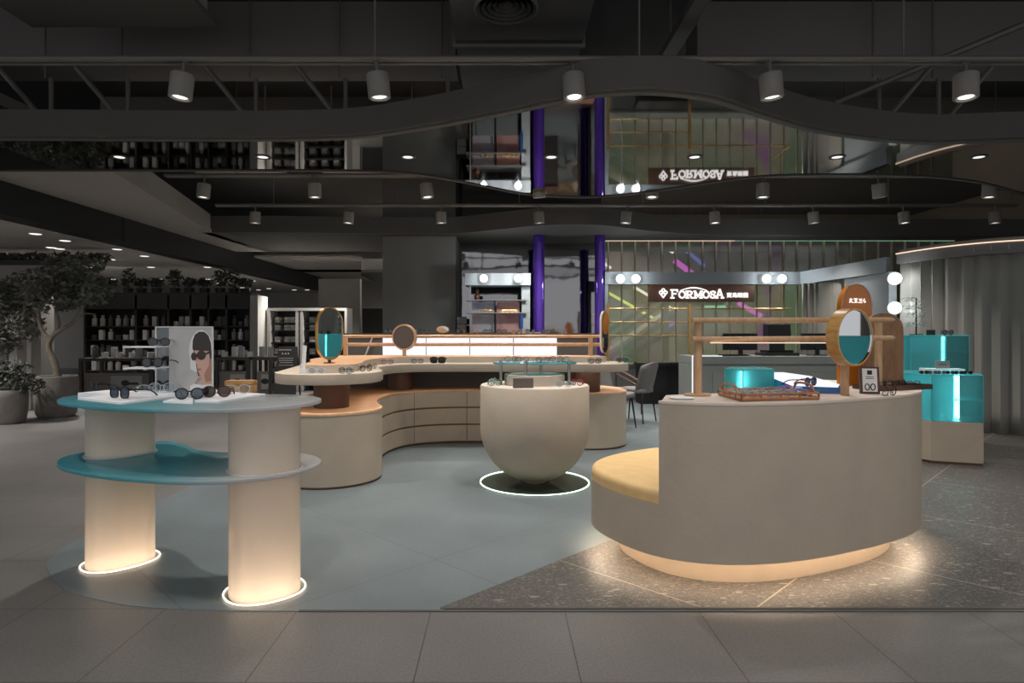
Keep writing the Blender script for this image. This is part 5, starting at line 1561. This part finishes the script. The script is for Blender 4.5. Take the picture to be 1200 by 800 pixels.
# ================================================================== SERVICE DESK
YD = 9.4
xD0, xD1 = at(812, 0, YD)[0], 5.3
zD = at(0, 417.5, YD)[2]
sd = thing('service_desk', 'long grey service desk with grooves and a lit left edge', 'desk', (4, YD, 0))
MB().box((xD0, YD + .02, .005), (xD1, YD + .75, zD - .12)).build('body', M['desk'], sd)
MB().box((xD0, YD, zD - .115), (xD1, YD + .77, zD)).build('worktop', M['desk'], sd)
MB().box((xD0 + .3, YD + .005, .1), (xD1 - .25, YD + .02, zD - .24)).build('front_panel', M['desk'], sd)
MB().box((xD0 - .016, YD - .012, .3), (xD0, YD - .001, zD)).box((xD0 - .016, YD - .012, zD), (at(846, 0, YD)[0], YD - .001, zD + .012)).build('light_edge', M['led_edge'], sd, smooth=0)


def monitor(label, pxl, pxr, py0, py1):
    Y = YD + .35
    a, b = at(pxl, 0, Y)[0], at(pxr, 0, Y)[0]
    o = thing('monitor', label, 'monitor', ((a + b) / 2, Y, zD + .001), group='monitors on the service desk')
    zt_, zb_ = at(0, py0, Y)[2], at(0, py1, Y)[2]
    MB().box((a, Y, zb_), (b, Y + .035, zt_)).box((a + .1, Y - .03, zb_ + .05), (b - .1, Y, zt_ - .05)).build('screen', M['black'], o)
    c_ = (a + b) / 2
    MB().box((c_ - .03, Y - .02, zD + .012), (c_ + .03, Y + .01, zb_ + .05)).build('stand', M['black'], o)
    MB().box((c_ - .12, Y - .1, zD + .001), (c_ + .12, Y + .1, zD + .014)).build('base', M['black'], o)


monitor('black monitor at the left on the service desk seen from behind', 847.5, 887.5, 390.5, 410)
monitor('black monitor at the right on the service desk behind the drum mirror', 939, 976, 390.5, 410)
Y = YD + .35
cx_ = at(911, 0, Y)[0]
t = thing('till_terminal', 'tall black cash terminal between the two monitors', 'cash register', (cx_, Y, zD + .001))
MB().box((cx_ - .27, Y - .15, zD + .001), (cx_ + .27, Y + .2, zD + .045)).build('base', M['black'], t)
MB().box((cx_ - .20, Y - .1, zD + .046), (cx_ + .20, Y + .16, zD + .085)).build('printer', M['black_metal'], t)
MB().box((cx_ - .10, Y - .03, zD + .086), (cx_ + .10, Y + .06, zD + .26)).build('neck', M['black'], t)
MB().add([(cx_ - .17, Y - .06, zD + .26), (cx_ + .19, Y - .06, zD + .26), (cx_ + .20, Y, zD + .48), (cx_ - .15, Y, zD + .48), (cx_ - .20, Y + .05, zD + .26), (cx_ + .19, Y + .05, zD + .26), (cx_ + .20, Y + .08, zD + .48), (cx_ - .19, Y + .08, zD + .48)],
         [(0, 1, 2, 3), (7, 6, 5, 4), (0, 4, 5, 1), (1, 5, 6, 2), (2, 6, 7, 3), (3, 7, 4, 0)]).build('screen', M['black_metal'], t, smooth=0)
t = thing('keyboard', 'black keyboard lying left of the left monitor base', 'keyboard', (at(858, 0, YD + .2)[0], YD + .18, zD + .001))
a = at(858, 0, YD + .2)[0]
MB().box((a - .2, YD + .1, zD + .001), (a + .2, YD + .24, zD + .02)).build('body', M['black'], t)
MB().box((a - .19, YD + .11, zD + .02), (a + .19, YD + .23, zD + .026)).build('keys', M['black_metal'], t)

# ================================================================== CURTAINS AND VANITY FRAME
def curtain(name, label, path, z0, z1, folds, amp, group=None):
    P = [Vector((p.x, p.y, 0)) for p in path]
    L = [0]
    for a, b in zip(P[:-1], P[1:]): L.append(L[-1] + (b - a).length)
    N = folds * 12
    pts = []
    for i in range(N + 1):
        s = L[-1] * i / N
        k = max(j for j in range(len(L)) if L[j] <= s + 1e-9); k = min(k, len(P) - 2)
        p = P[k].lerp(P[k + 1], (s - L[k]) / max(1e-9, L[k + 1] - L[k])); d = (P[k + 1] - P[k]).normalized()
        ph = 2 * PI * folds * i / N
        nn = Vector((d.y, -d.x, 0))
        pts.append((p, d, nn, ph))
    mb = MB(); nz = 8
    rnd = [random.uniform(.7, 1.3) for _ in range(folds + 1)]
    vs, fs = [], []
    for j in range(nz + 1):
        z = z0 + (z1 - z0) * j / nz
        for (p, d, nn, ph) in pts:
            q = amp * rnd[int(ph / (2 * PI)) % (folds + 1)] * (1 - .3 * j / nz)
            w_ = math.sin(ph)
            v = p + nn * q * (abs(w_) ** .7 * (1 if w_ > 0 else -1)) + d * .35 * q * math.sin(2 * ph)
            vs.append((v.x, v.y, z))
    for j in range(nz):
        for i in range(N):
            a = j * (N + 1) + i; fs.append((a, a + 1, a + N + 2, a + N + 1))
    mb.add(vs, fs)
    return mb


cp = catmull([Vector((a, b, 0)) for a, b in ((5.63, 8.88), (5.68, 8.52), (5.78, 8.15), (6.02, 7.78), (6.4, 7.55), (6.9, 7.44), (7.5, 7.42), (9.6, 7.45))], False, 8)
zv = 2.20
o = curtain('c', '', cp, .012, zv, 27, .05).build('curtain', M['curtain'], smooth=80, origin=(6.2, 7.8, .012))
tag(o, 'long grey pleated curtain hanging round the curve at the right', 'curtain')
sm = o.modifiers.new('thickness', 'SOLIDIFY'); sm.thickness = .004
va = thing('curtain_valance', 'curved grey band with a warm light line above the long curtain', 'valance', (6.2, 7.8, zv))
cp2 = [Vector((p.x, p.y - .0, 0)) for p in cp]
MB().ribbon(cp2, zv + .005, zv + .14, .06).build('band', M['valance'], va)
MB().ribbon([p + Vector((-.0, -.0, 0)) for p in cp2], zv + .141, zv + .20, .02).build('upper_band', M['valance'], va)
dv = [(cp2[min(i + 1, len(cp2) - 1)] - cp2[max(i - 1, 0)]).normalized() for i in range(len(cp2))]
MB().tube([(p.x + d.y * .069, p.y - d.x * .069, zv + .148) for p, d in zip(cp2, dv)], .008, 6).build('light_line', M['led_thin'], va)
for k in range(9):
    p = cp2[18 + k * 3]
    MB().box((p.x - .03, p.y - .068, zv + .05), (p.x + .03, p.y - .061, zv + .11)).build('clip', M['header'], va)
cs = [Vector((at(937, 0, 10.9)[0] + .02, 10.85, 0)), Vector((5.38, 10.7, 0)), Vector((5.46, 10.1, 0))]
o = curtain('c', '', cs, .012, 2.08, 9, .035).build('curtain', M['curtain'], smooth=80, origin=(5.3, 10.6, .012))
tag(o, 'short grey pleated curtain in the far corner behind the right monitor', 'curtain')
sm = o.modifiers.new('thickness', 'SOLIDIFY'); sm.thickness = .004
mb = MB(); mb.add([(5.48, 10.05, .003), (5.53, 9.0, .003), (5.58, 9.0, .003), (5.53, 10.05, .003), (5.48, 10.05, 2.10), (5.53, 9.0, 2.10), (5.58, 9.0, 2.10), (5.53, 10.05, 2.10)], [(0, 1, 2, 3), (7, 6, 5, 4), (0, 4, 5, 1), (1, 5, 6, 2), (2, 6, 7, 3), (3, 7, 4, 0)])
struct(mb.build('wall_side', M['header'], smooth=0))
xv = at(1036, 0, 8.85)[0]
vf = thing('vanity_frame', 'upright grey frame panel carrying two globe lamps', 'mirror frame', (xv + .08, 8.86, .003))
MB().box((xv + .06, 8.84, .006), (xv + .17, 8.90, zh0 - .001)).build('post', M['header'], vf)
for k, py in enumerate((327, 361)):
    globe('%s white globe lamp on the upright frame beside the long curtain' % ('upper' if k == 0 else 'lower'), at(1043.5, py, 8.84), .085, 'globes on the upright frame', watts=3.0)

# ================================================================== TEAL CASES ON THE RIGHT
FA = [(4.095, 6.0), (4.48, 5.85), (4.70, 6.20), (4.52, 6.62), (4.18, 6.66), (3.99, 6.30)]
sz = .405


def stand(label, poly, z1):
    c_ = sum((Vector((*p, 0)) for p in poly), Vector()) / len(poly)
    o = thing('case_stand', label, 'plinth', (c_.x, c_.y, .004), group='plinths under the teal cases')
    MB().prism(poly, .03, z1, r=.003).build('body', M['plaster'], o, smooth=0)
    MB().prism(offset(ccw(poly), -.012), .0045, .03).build('toe_kick', M['seam'], o, smooth=0)


stand('six-sided beige plinth under the front teal case', FA, sz)
led_case('teal_case', 'front six-sided teal glass case with a bright light bar', offset(ccw(FA), -.003), sz + .001, .848, [.605], (at(1121, 0, 6.10)[0], 6.10), 'large teal glass cases', lr=.016, split=.50)
BA = [(4.52, 6.95), (5.10, 6.86), (5.30, 7.15), (5.12, 7.50), (4.70, 7.55), (4.46, 7.25)]
stand('six-sided beige plinth under the rear teal case', BA, .80)
led_case('teal_case', 'rear six-sided teal glass case beside the long curtain', offset(ccw(BA), -.003), .801, 1.215, [1.03], (at(1105, 0, 7.08)[0], 7.08), 'large teal glass cases', leds='led_white', lr=.012, split=.62)
XA = [(4.3, 2.9), (4.85, 2.8), (5.1, 3.2), (4.9, 3.6), (4.5, 3.6), (4.25, 3.25)]  # unseen plinth and case added to give the drum mirror a teal reflection
stand('six-sided beige plinth added past the right edge under the mirrored teal case', XA, .80)
led_case('teal_case', 'teal glass case added past the right edge for the drum mirror to reflect', offset(ccw(XA), -.003), .801, 1.215, [1.03], (4.7, 3.2), 'large teal glass cases', leds='led_white', lr=.014)
for k in range(6):
    a = at(1088 + 9.2 * k, 0, 6.0)[0]
    glasses((a, 6.06 - .012 * k, .8487), R(-12 + random.uniform(-8, 8)), 'dark sunglasses on top of the front teal case, %s from the left' % ordinal(k), 'black_gloss', 'lens_dark', 2.2, .003, True, 'sunglasses on the front teal case', .62)
for z, yy, lev in ((.412, 6.2, 'floor'), (.6115, 6.2, 'shelf')):
    for k in range(2):
        a = at(1084 + 14 * k, 0, yy)[0]
        glasses((a + .05, yy + .02 - .05 * k, z), R(-20 + 30 * k), 'dark glasses inside the front teal case on its %s, %s one' % (lev, 'left' if k == 0 else 'right'), 'black_gloss', 'lens_clear', 2.3, .003, True, 'glasses inside the front teal case', .8)
a, Y = at(1109, 0, 6.3)[0], 6.32
tag(MB().box((a - .19, Y - .05, .849), (a + .16, Y + .10, .885), rz=R(-14)).build('white_case', M['white'], origin=(a, Y, .849)), 'flat white box on top of the front teal case', 'box')
t = thing('sign_card', 'small grey sign card standing on the white box', 'sign', (a - .02, Y, .8855), (0, 0, R(-8)), local=True)
MB().box((-.062, 0, .001), (.062, .02, .078)).build('card', M['box_mid'], t)
mb = MB()
for k in range(6): mb.box((-.038 + .013 * k, -.002, .034), (-.030 + .013 * k, 0, .044))
mb.build('printed_line', M['black'], t)
tag(MB().box((at(1090, 0, 7.1)[0] - .03, 7.06, 1.2155), (at(1090, 0, 7.1)[0] + .03, 7.12, 1.275)).build('black_box', M['black'], origin=(at(1090, 0, 7.1)[0], 7.1, 1.2155)), 'small black box on top of the rear teal case', 'box')
glasses((at(1111, 0, 7.0)[0], 7.0, 1.2155), R(10), 'dark glasses on top of the rear teal case', 'black_gloss', 'lens_dark', 2.3, .003, True, scale=1.1)
x, Y = at(1075, 0, 7.3)[0], 7.32
tw = thing('eyewear_tree', 'thin wire stand with tiers of clear glasses on the rear teal case', 'stand', (x, Y, 1.2155))
MB().rod((x, Y, 1.216), (x, Y, at(0, 349, Y)[2]), .008).lathe([(0, .0005), (.07, .0005), (.07, .01), (0, .01)], (x, Y, 1.2155), 24).build('pole', M['black_metal'], tw)
for k, py in enumerate((353, 362, 371, 382)):
    z = at(0, py, Y)[2]
    MB().rod((x - .15, Y - .02, z), (x + .09, Y - .02, z), .004, 6).rod((x, Y, z), (x, Y - .02, z), .004, 6).build('arm', M['steel'], tw)
    for j, dx in enumerate((-.085, .045)):
        if j == 1 and k == 0: continue
        glasses((x + dx, Y - .035, z + .0045), R(8 if j else -8), 'clear glasses on the wire stand, %s tier from the top, %s side' % (ordinal(k), 'left' if j == 0 else 'right'), 'steel', 'lens_clear', 2.2, .003, False, 'glasses on the wire stand', .8)

# ================================================================== NEIGHBOURING SHOP ON THE LEFT
def leaves(mb, n, centers, size, mi=0):
    for _ in range(n):
        c, r = random.choice(centers)
        while True:
            d = Vector((random.uniform(-1, 1), random.uniform(-1, 1), random.uniform(-1, 1)))
            if .15 < d.length < 1: break
        p = Vector(c) + Vector((d.x * r[0], d.y * r[1], d.z * r[2]))
        a = Vector((random.uniform(-1, 1), random.uniform(-1, 1), random.uniform(-.7, .7))).normalized()
        b = a.orthogonal().normalized(); b = (Matrix.Rotation(random.uniform(0, 6.28), 3, a) @ b)
        s = size * random.uniform(.7, 1.3); nn = a.cross(b) * s * .1
        mb.add([p - a * s, p - a * s * .2 + b * s * .38 + nn, p + a * s, p - a * s * .2 - b * s * .38 + nn], [(0, 1, 2), (0, 2, 3)], mi)
    return mb


def pot(mb, c, r, h, mi=0):
    return mb.lathe([(0, 0), (r * .80, 0), (r * .90, .04), (r * .99, h * .45), (r, h * .8), (r * .97, h - .01), (r * .93, h), (r * .88, h - .01), (r * .86, h - .06), (0, h - .06)], c, 40, mi)


x, y = on(66, 487.5); r = .285
tr_ = thing('potted_tree', 'tall tree with grey-green leaves in a round concrete planter', 'plant', (x, y, 0.001))
pot(MB(), (x, y, .002), r, .60).build('planter', M['planter'], tr_)
MB().lathe([(0, .545), (r * .86, .545)], (x, y, 0), 24).build('soil', M['box_dark'], tr_)
tk = MB()


def q3(px, py, d=0): a = at(px, py, y + d); return (a[0], a[1], a[2])


tk.tube(catmull([(x + .03, y, .55), q3(64, 425), q3(57, 408), q3(61, 395), q3(72, 386)], False, 6), [.055 - .001 * k for k in range(25)], 10)
tk.tube(catmull([q3(60, 397), q3(52, 391), q3(46, 378), q3(44, 360)], False, 6), [.035 - .001 * k for k in range(19)], 8)
tk.tube(catmull([q3(71, 387), q3(86, 377), q3(95, 362), q3(98, 345)], False, 6), [.034 - .001 * k for k in range(19)], 8)
tk.tube(catmull([q3(61, 394), q3(69, 380), q3(66, 362), q3(70, 340)], False, 6), [.028 - .0008 * k for k in range(19)], 8)
for pa, pb_ in (((46, 378), (20, 362)), ((44, 365), (30, 335)), ((95, 362), (115, 345)), ((67, 360), (85, 325)), ((90, 372), (112, 368)), ((50, 385), (25, 390))):
    tk.tube([q3(*pa), q3((pa[0] + pb_[0]) / 2, (pa[1] + pb_[1]) / 2 - 3, .1), q3(*pb_, .05)], [.016, .012, .006], 6)
tk.build('trunk', M['bark'], tr_)
cen = []
for px, py, rx, rz in ((70, 322, .34, .28), (95, 315, .28, .22), (45, 335, .34, .28), (22, 345, .30, .32), (8, 372, .22, .36), (100, 335, .28, .25), (30, 380, .22, .24), (112, 342, .17, .2), (60, 350, .28, .22), (85, 350, .2, .16), (0, 350, .2, .3), (5, 400, .16, .2)):
    cen.append((q3(px, py, random.uniform(-.1, .2)), (rx, .34, rz)))
leaves(MB(), 3200, cen, .052).build('foliage', M['leaf'], tr_, smooth=0)
x2_, y2_ = on(10, 495.5)
sh = thing('potted_shrub', 'low dark shrub in a round concrete planter at the left edge', 'plant', (x2_, y2_, .001))
pot(MB(), (x2_, y2_, .002), .225, .46).build('planter', M['planter'], sh)
y_ = y
c0 = [((x2_ + a, y2_ + b, z), (.2, .2, .16)) for a, b, z in ((0, 0, .58), (-.15, .05, .62), (.17, 0, .56), (.25, .05, .52), (.02, .1, .7), (-.2, 0, .75))]
leaves(MB(), 700, c0, .045).build('foliage', M['leaf_dark'], sh, smooth=0)
MB().rod((x2_, y2_, .40), (x2_ + .02, y2_, .62), .02, 8).rod((x2_, y2_, .42), (x2_ - .14, y2_, .66), .012, 6).rod((x2_, y2_, .42), (x2_ + .16, y2_, .60), .012, 6).build('stems', M['bark'], sh)

# white portal with a planter trough on top
YPt = 10.2
mb = MB(); mb.box((-11, YPt, 1.95), (at(62, 0, YPt)[0], YPt + .3, 2.33)); mb.box((-11, YPt + .28, .003), (at(25, 0, YPt)[0], YPt + .4, 1.949)); mb.box((at(27, 0, YPt)[0], YPt, .003), (at(48, 0, YPt)[0], YPt + .3, 1.949))
struct(mb.build('wall_portal', M['soffit'], smooth=0))
t = thing('trim_light', 'pale upright edge strip at the white portal', 'trim', (at(35, 0, YPt)[0], YPt, .003))
MB().box((at(33, 0, YPt)[0], YPt - .03, .003), (at(37.5, 0, YPt)[0], YPt - .002, 1.2)).build('strip', M['box_pale'], t)
hp = thing('planter_trough', 'long dark planter trough of trailing plants on the white portal', 'plant', (-7.5, YPt + .15, 2.331))
MB().box((-9.5, YPt + .02, 2.331), (at(66, 0, YPt)[0], YPt + .28, 2.42)).build('trough', M['shelf_black'], hp)
c0 = [((-8.4 + .17 * k, YPt + .12, 2.45), (.18, .12, .08 + .05 * random.random())) for k in range(12)]
leaves(MB(), 800, c0, .05).build('foliage', M['leaf_dark'], hp, smooth=0)
for k in range(2):
    tag(MB().prism(superell(at(9 + 9 * k, 0, 9.75)[0], 9.7, .05, .03), .7, 1.25, r=.02).build('hanging_garment', M['box_pale'] if k else M['box_mid'], origin=(at(9 + 9 * k, 0, 9.75)[0], 9.7, .7)), 'pale garment hanging inside the white portal, %s one' % ('left' if k == 0 else 'right'), 'garment', 'garments inside the portal')

# black shelf wall
YW = 13.0
xw0, xw1 = at(98, 0, YW)[0], at(294, 0, YW)[0]
zw = at(0, 346, YW)[2]
sw = thing('shelf_wall', 'wide black shelf wall filled with cosmetics in the neighbouring shop', 'shelf unit', ((xw0 + xw1) / 2, YW, 0))
MB().box((xw0, YW + .45, .003), (xw1, YW + .5, zw)).build('back', M['shelf_black'], sw)
MB().box((xw0, YW, zw), (xw1, YW + .5, zw + .06)).build('top', M['shelf_black'], sw)
MB().box((xw0, YW, at(0, 362, YW)[2]), (xw1, YW + .05, zw - .001)).build('header', M['shelf_black'], sw)
xsv = [xw0, at(158, 0, YW)[0], at(196, 0, YW)[0], at(222, 0, YW)[0], at(243, 0, YW)[0], at(264, 0, YW)[0], xw1 - .04]
for x in xsv: MB().box((x, YW, .003), (x + .04, YW + .449, zw - .001)).build('upright', M['shelf_black'], sw)
shz = [at(0, py, YW)[2] for py in (382, 398, 416, 434, 452)]
for z in shz: MB().box((xw0 + .041, YW + .03, z - .02), (xw1 - .041, YW + .44, z)).build('shelf', M['shelf_black'], sw)
MB().box((xw1, YW - .05, .003), (xw1 + .16, YW + .5, zw)).build('end_panel', M['wallgrey'], sw)
bproto = {}
kinds = ['bottle', 'tall_box', 'jar']
n_ = 0
for si, z in enumerate(shz[:4]):
    for bi in range(len(xsv) - 1):
        a, b = xsv[bi] + .06, xsv[bi + 1] - .03
        cnt = max(3, int((b - a) / .15))
        for k in range(cnt):
            x = a + (b - a) * (k + .5) / cnt
            kd = random.choice(kinds) if not (si == 0 and bi == 0) else 'bottle'
            m_ = random.choice(['box_dark', 'box_mid', 'box_pale', 'bottle'])
            key = (kd, m_)
            lab = {'bottle': 'capped cosmetic bottle on the black shelf wall', 'tall_box': 'upright cosmetic carton on the black shelf wall', 'jar': 'squat cosmetic jar on the black shelf wall'}[kd]
            lab = {'box_dark': 'dark ', 'box_mid': 'grey ', 'box_pale': 'pale ', 'bottle': 'light grey '}[m_] + lab
            loc = (x, YW + .12 + .05 * random.random(), z + .001)
            if key in bproto:
                c_ = bproto[key].copy(); C.objects.link(c_); c_.location = loc
            else:
                mb = MB()
                if kd == 'bottle': mb.lathe([(0, 0), (.05, 0), (.052, .01), (.052, .15), (.046, .165), (.02, .17), (.02, .19), (.03, .19), (.03, .225), (0, .225)], n=14)
                elif kd == 'tall_box': mb.box((-.045, -.04, 0), (.045, .04, .20)); mb.box((-.046, -.041, .15), (.046, .041, .16))
                else: mb.lathe([(0, 0), (.06, 0), (.06, .07), (.062, .071), (.062, .10), (0, .102)], n=16)
                c_ = mb.build('cosmetic_' + kd, M[m_]); c_.location = loc
                tag(c_, lab, 'cosmetic', 'cosmetics on the black shelf wall, ' + kd + ' ' + m_)
                bproto[key] = c_
            n_ += 1
# plants on top of the shelf wall
for k, px in enumerate((128, 150, 166, 184, 205, 222, 240, 258, 274, 288)):
    Y = YW + .2; x = at(px, 0, Y)[0]; zz = zw + .061
    o = thing('potted_plant', 'small bushy plant on top of the black shelf wall, %s from the left' % ordinal(k), 'plant', (x, Y, zz), group='plants on the shelf wall')
    MB().lathe([(0, 0), (.09, 0), (.11, .10), (.10, .10), (.09, .08), (0, .08)], (x, Y, zz), 16).build('pot', M['shelf_black'], o)
    hh = random.choice([.1, .14, .2])
    leaves(MB(), 110, [((x, Y, zz + .12 + hh), (.15, .15, hh))], .055).build('foliage', M['leaf_dark'], o, smooth=0)
    MB().rod((x, Y, zz + .07), (x + .02, Y, zz + .14 + hh), .012, 6).rod((x, Y, zz + .09), (x - .07, Y, zz + .12 + hh), .008, 6).build('stem', M['bark'], o)


# counters of the neighbouring shop
def shop_counter(label, pxl, pxr, Y, pytop, d=.6):
    a, b, z = at(pxl, 0, Y)[0], at(pxr, 0, Y)[0], at(0, pytop, Y)[2]
    o = thing('shop_counter', label, 'counter', ((a + b) / 2, Y, 0), group='counters in the neighbouring shop')
    MB().box((a, Y, z - .05), (b, Y + d, z)).build('top', M['shelf_black'], o)
    for x in (a, b - .05):
        for y in (Y, Y + d - .05): MB().box((x, y, .003), (x + .05, y + .05, z - .051)).build('leg', M['shelf_black'], o)
    MB().box((a + .05, Y + .05, .15), (b - .05, Y + .1, z - .25)).build('front_panel', M['counter_grey'], o)
    MB().box((a + (b - a) * .42, Y + .035, .25), (a + (b - a) * .85, Y + .049, z - .3)).build('printed_card', M['box_mid'], o)
    mb = MB(); cx = a + (b - a) * .62
    mb.ball((cx, Y + .034, z - .42), (.07, .004, .05), 10, 6).box((cx + .06, Y + .028, z - .45), (cx + .22, Y + .034, z - .41), rz=0)
    mb.build('printed_motif', M['black'], o)
    MB().box((a + .05, Y + .1, .12), (b - .05, Y + d - .05, .15)).build('lower_shelf', M['shelf_black'], o)
    return a, b, z


cn = []
cn.append((*shop_counter('black shop counter with a picture card left of the poster stand', 92, 178, 10.6, 419.5), 10.6))
cn.append((*shop_counter('black shop counter right of the poster stand', 252, 292, 11.0, 418.5), 11.0))
cn.append((*shop_counter('narrow black shop counter beside the standing board', 296, 318, 11.0, 418.5), 11.0))
i_ = 0
for a, b, z, Y in cn:
    cnt = int((b - a) / .12)
    for k in range(cnt):
        x = a + (b - a) * (k + .5) / cnt
        kd, m_ = random.choice(list(bproto.keys()))
        c_ = bproto[(kd, m_)].copy(); C.objects.link(c_)
        c_.location = (x, Y + .15 + .2 * random.random(), z + .001); c_.scale = (.9, .9, .9)
        c_['label'] = {'box_dark': 'dark ', 'box_mid': 'grey ', 'box_pale': 'pale ', 'bottle': 'light grey '}[m_] + {'bottle': 'bottle', 'tall_box': 'carton', 'jar': 'jar'}[kd] + ' standing on a black counter of the neighbouring shop'
        c_['group'] = 'goods on the shop counters, %s %s' % (kd, m_)
# A-board
YA = 10.3
a, b = at(322, 0, YA)[0], at(350, 0, YA)[0]
zt_ = at(0, 406, YA)[2]
ab = thing('standing_board', 'black standing notice board with white lines of writing', 'sign', ((a + b) / 2, YA, .003))
MB().add([(a, YA - .18, .004), (b, YA - .18, .004), (b - .02, YA, zt_), (a + .06, YA, zt_), (a, YA - .15, .004), (b, YA - .15, .004), (b - .02, YA + .02, zt_), (a + .06, YA + .02, zt_)],
         [(0, 1, 2, 3), (7, 6, 5, 4), (0, 4, 5, 1), (1, 5, 6, 2), (2, 6, 7, 3), (3, 7, 4, 0)]).build('board', M['shelf_black'], ab, smooth=0)
MB().rod((a + .03, YA + .22, .004), (a + .07, YA + .02, zt_ - .02), .015).rod((b - .03, YA + .22, .004), (b - .04, YA + .02, zt_ - .02), .015).build('back_legs', M['shelf_black'], ab)
mb = MB()


def on_board(px, py):
    z = at(0, py, YA - .06)[2]; y = YA - .18 + .18 * (z / zt_) - .006
    return at(px, 0, y)[0], y, z


for py, x0, x1, nseg, h in ((410.5, 327, 342, 7, .016), (415, 330, 340, 3, .03), (420, 327, 344, 9, .010), (422.5, 327, 344, 8, .010), (425, 328, 343, 8, .010), (428, 327, 344, 9, .008)):
    for k in range(nseg):
        u0 = x0 + (x1 - x0) * k / nseg; u1 = u0 + (x1 - x0) / nseg * .7
        p, q_ = on_board(u0, py), on_board(u1, py)
        if nseg == 3: mb.slab([(p[0], p[2], p[1]), (q_[0], p[2], p[1]), ((p[0] + q_[0]) / 2, p[2] + h, p[1])], .003)
        else: mb.box((p[0], p[1], p[2]), (q_[0], p[1] + .003, p[2] + h))
mb.build('writing', M['box_pale'], ab, smooth=0)
# linen cabinet
YL2 = 13.4
a, b = at(317, 0, YL2)[0], at(404, 0, YL2)[0]; zt_ = at(0, 364, YL2)[2]
lc = thing('linen_cabinet', 'white framed cabinet of folded linen behind the pill mirror', 'cabinet', ((a + b) / 2, YL2, 0))
MB().box((a, YL2 + .45, .003), (b, YL2 + .5, zt_ + .05)).build('back', M['shelf_black'], lc)
MB().box((a - .07, YL2 - .02, .003), (a, YL2 + .5, zt_ + .06)).box((a, YL2 - .02, zt_), (b, YL2 + .5, zt_ + .06)).box((b, YL2 - .02, .003), (b + .05, YL2 + .5, zt_ + .06)).build('frame', M['box_pale'], lc)
for px in (348, 353.5): MB().box((at(px, 0, YL2)[0] - .03, YL2 - .01, .003), (at(px, 0, YL2)[0] + .03, YL2 + .44, zt_ - .001)).build('upright', M['box_pale'], lc)
lz = [at(0, py, YL2)[2] for py in (378, 387, 401, 415, 430, 446)]
for z in lz: MB().box((a, YL2 + .04, z - .02), (b, YL2 + .449, z)).build('shelf', M['shelf_black'], lc)
first = None
for si, z in enumerate(lz):
    for px in (325, 336.5, 344, 366, 380, 394):
        for k in range(2):
            x = at(px, 0, YL2 + .1)[0]
            mb = MB()
            loc = (x, YL2 + .22, z + .001 + .062 * k)
            if first is None:
                mb.prism(superell(0, 0, .075, .13, 20, 5), 0, .06, r=.022, rb=.012)
                first = mb.build('folded_linen', M['linen']); first.location = loc
                tag(first, 'folded grey linen stacked in the white framed cabinet', 'linen', 'linen in the cabinet')
            else:
                c_ = first.copy(); C.objects.link(c_); c_.location = loc
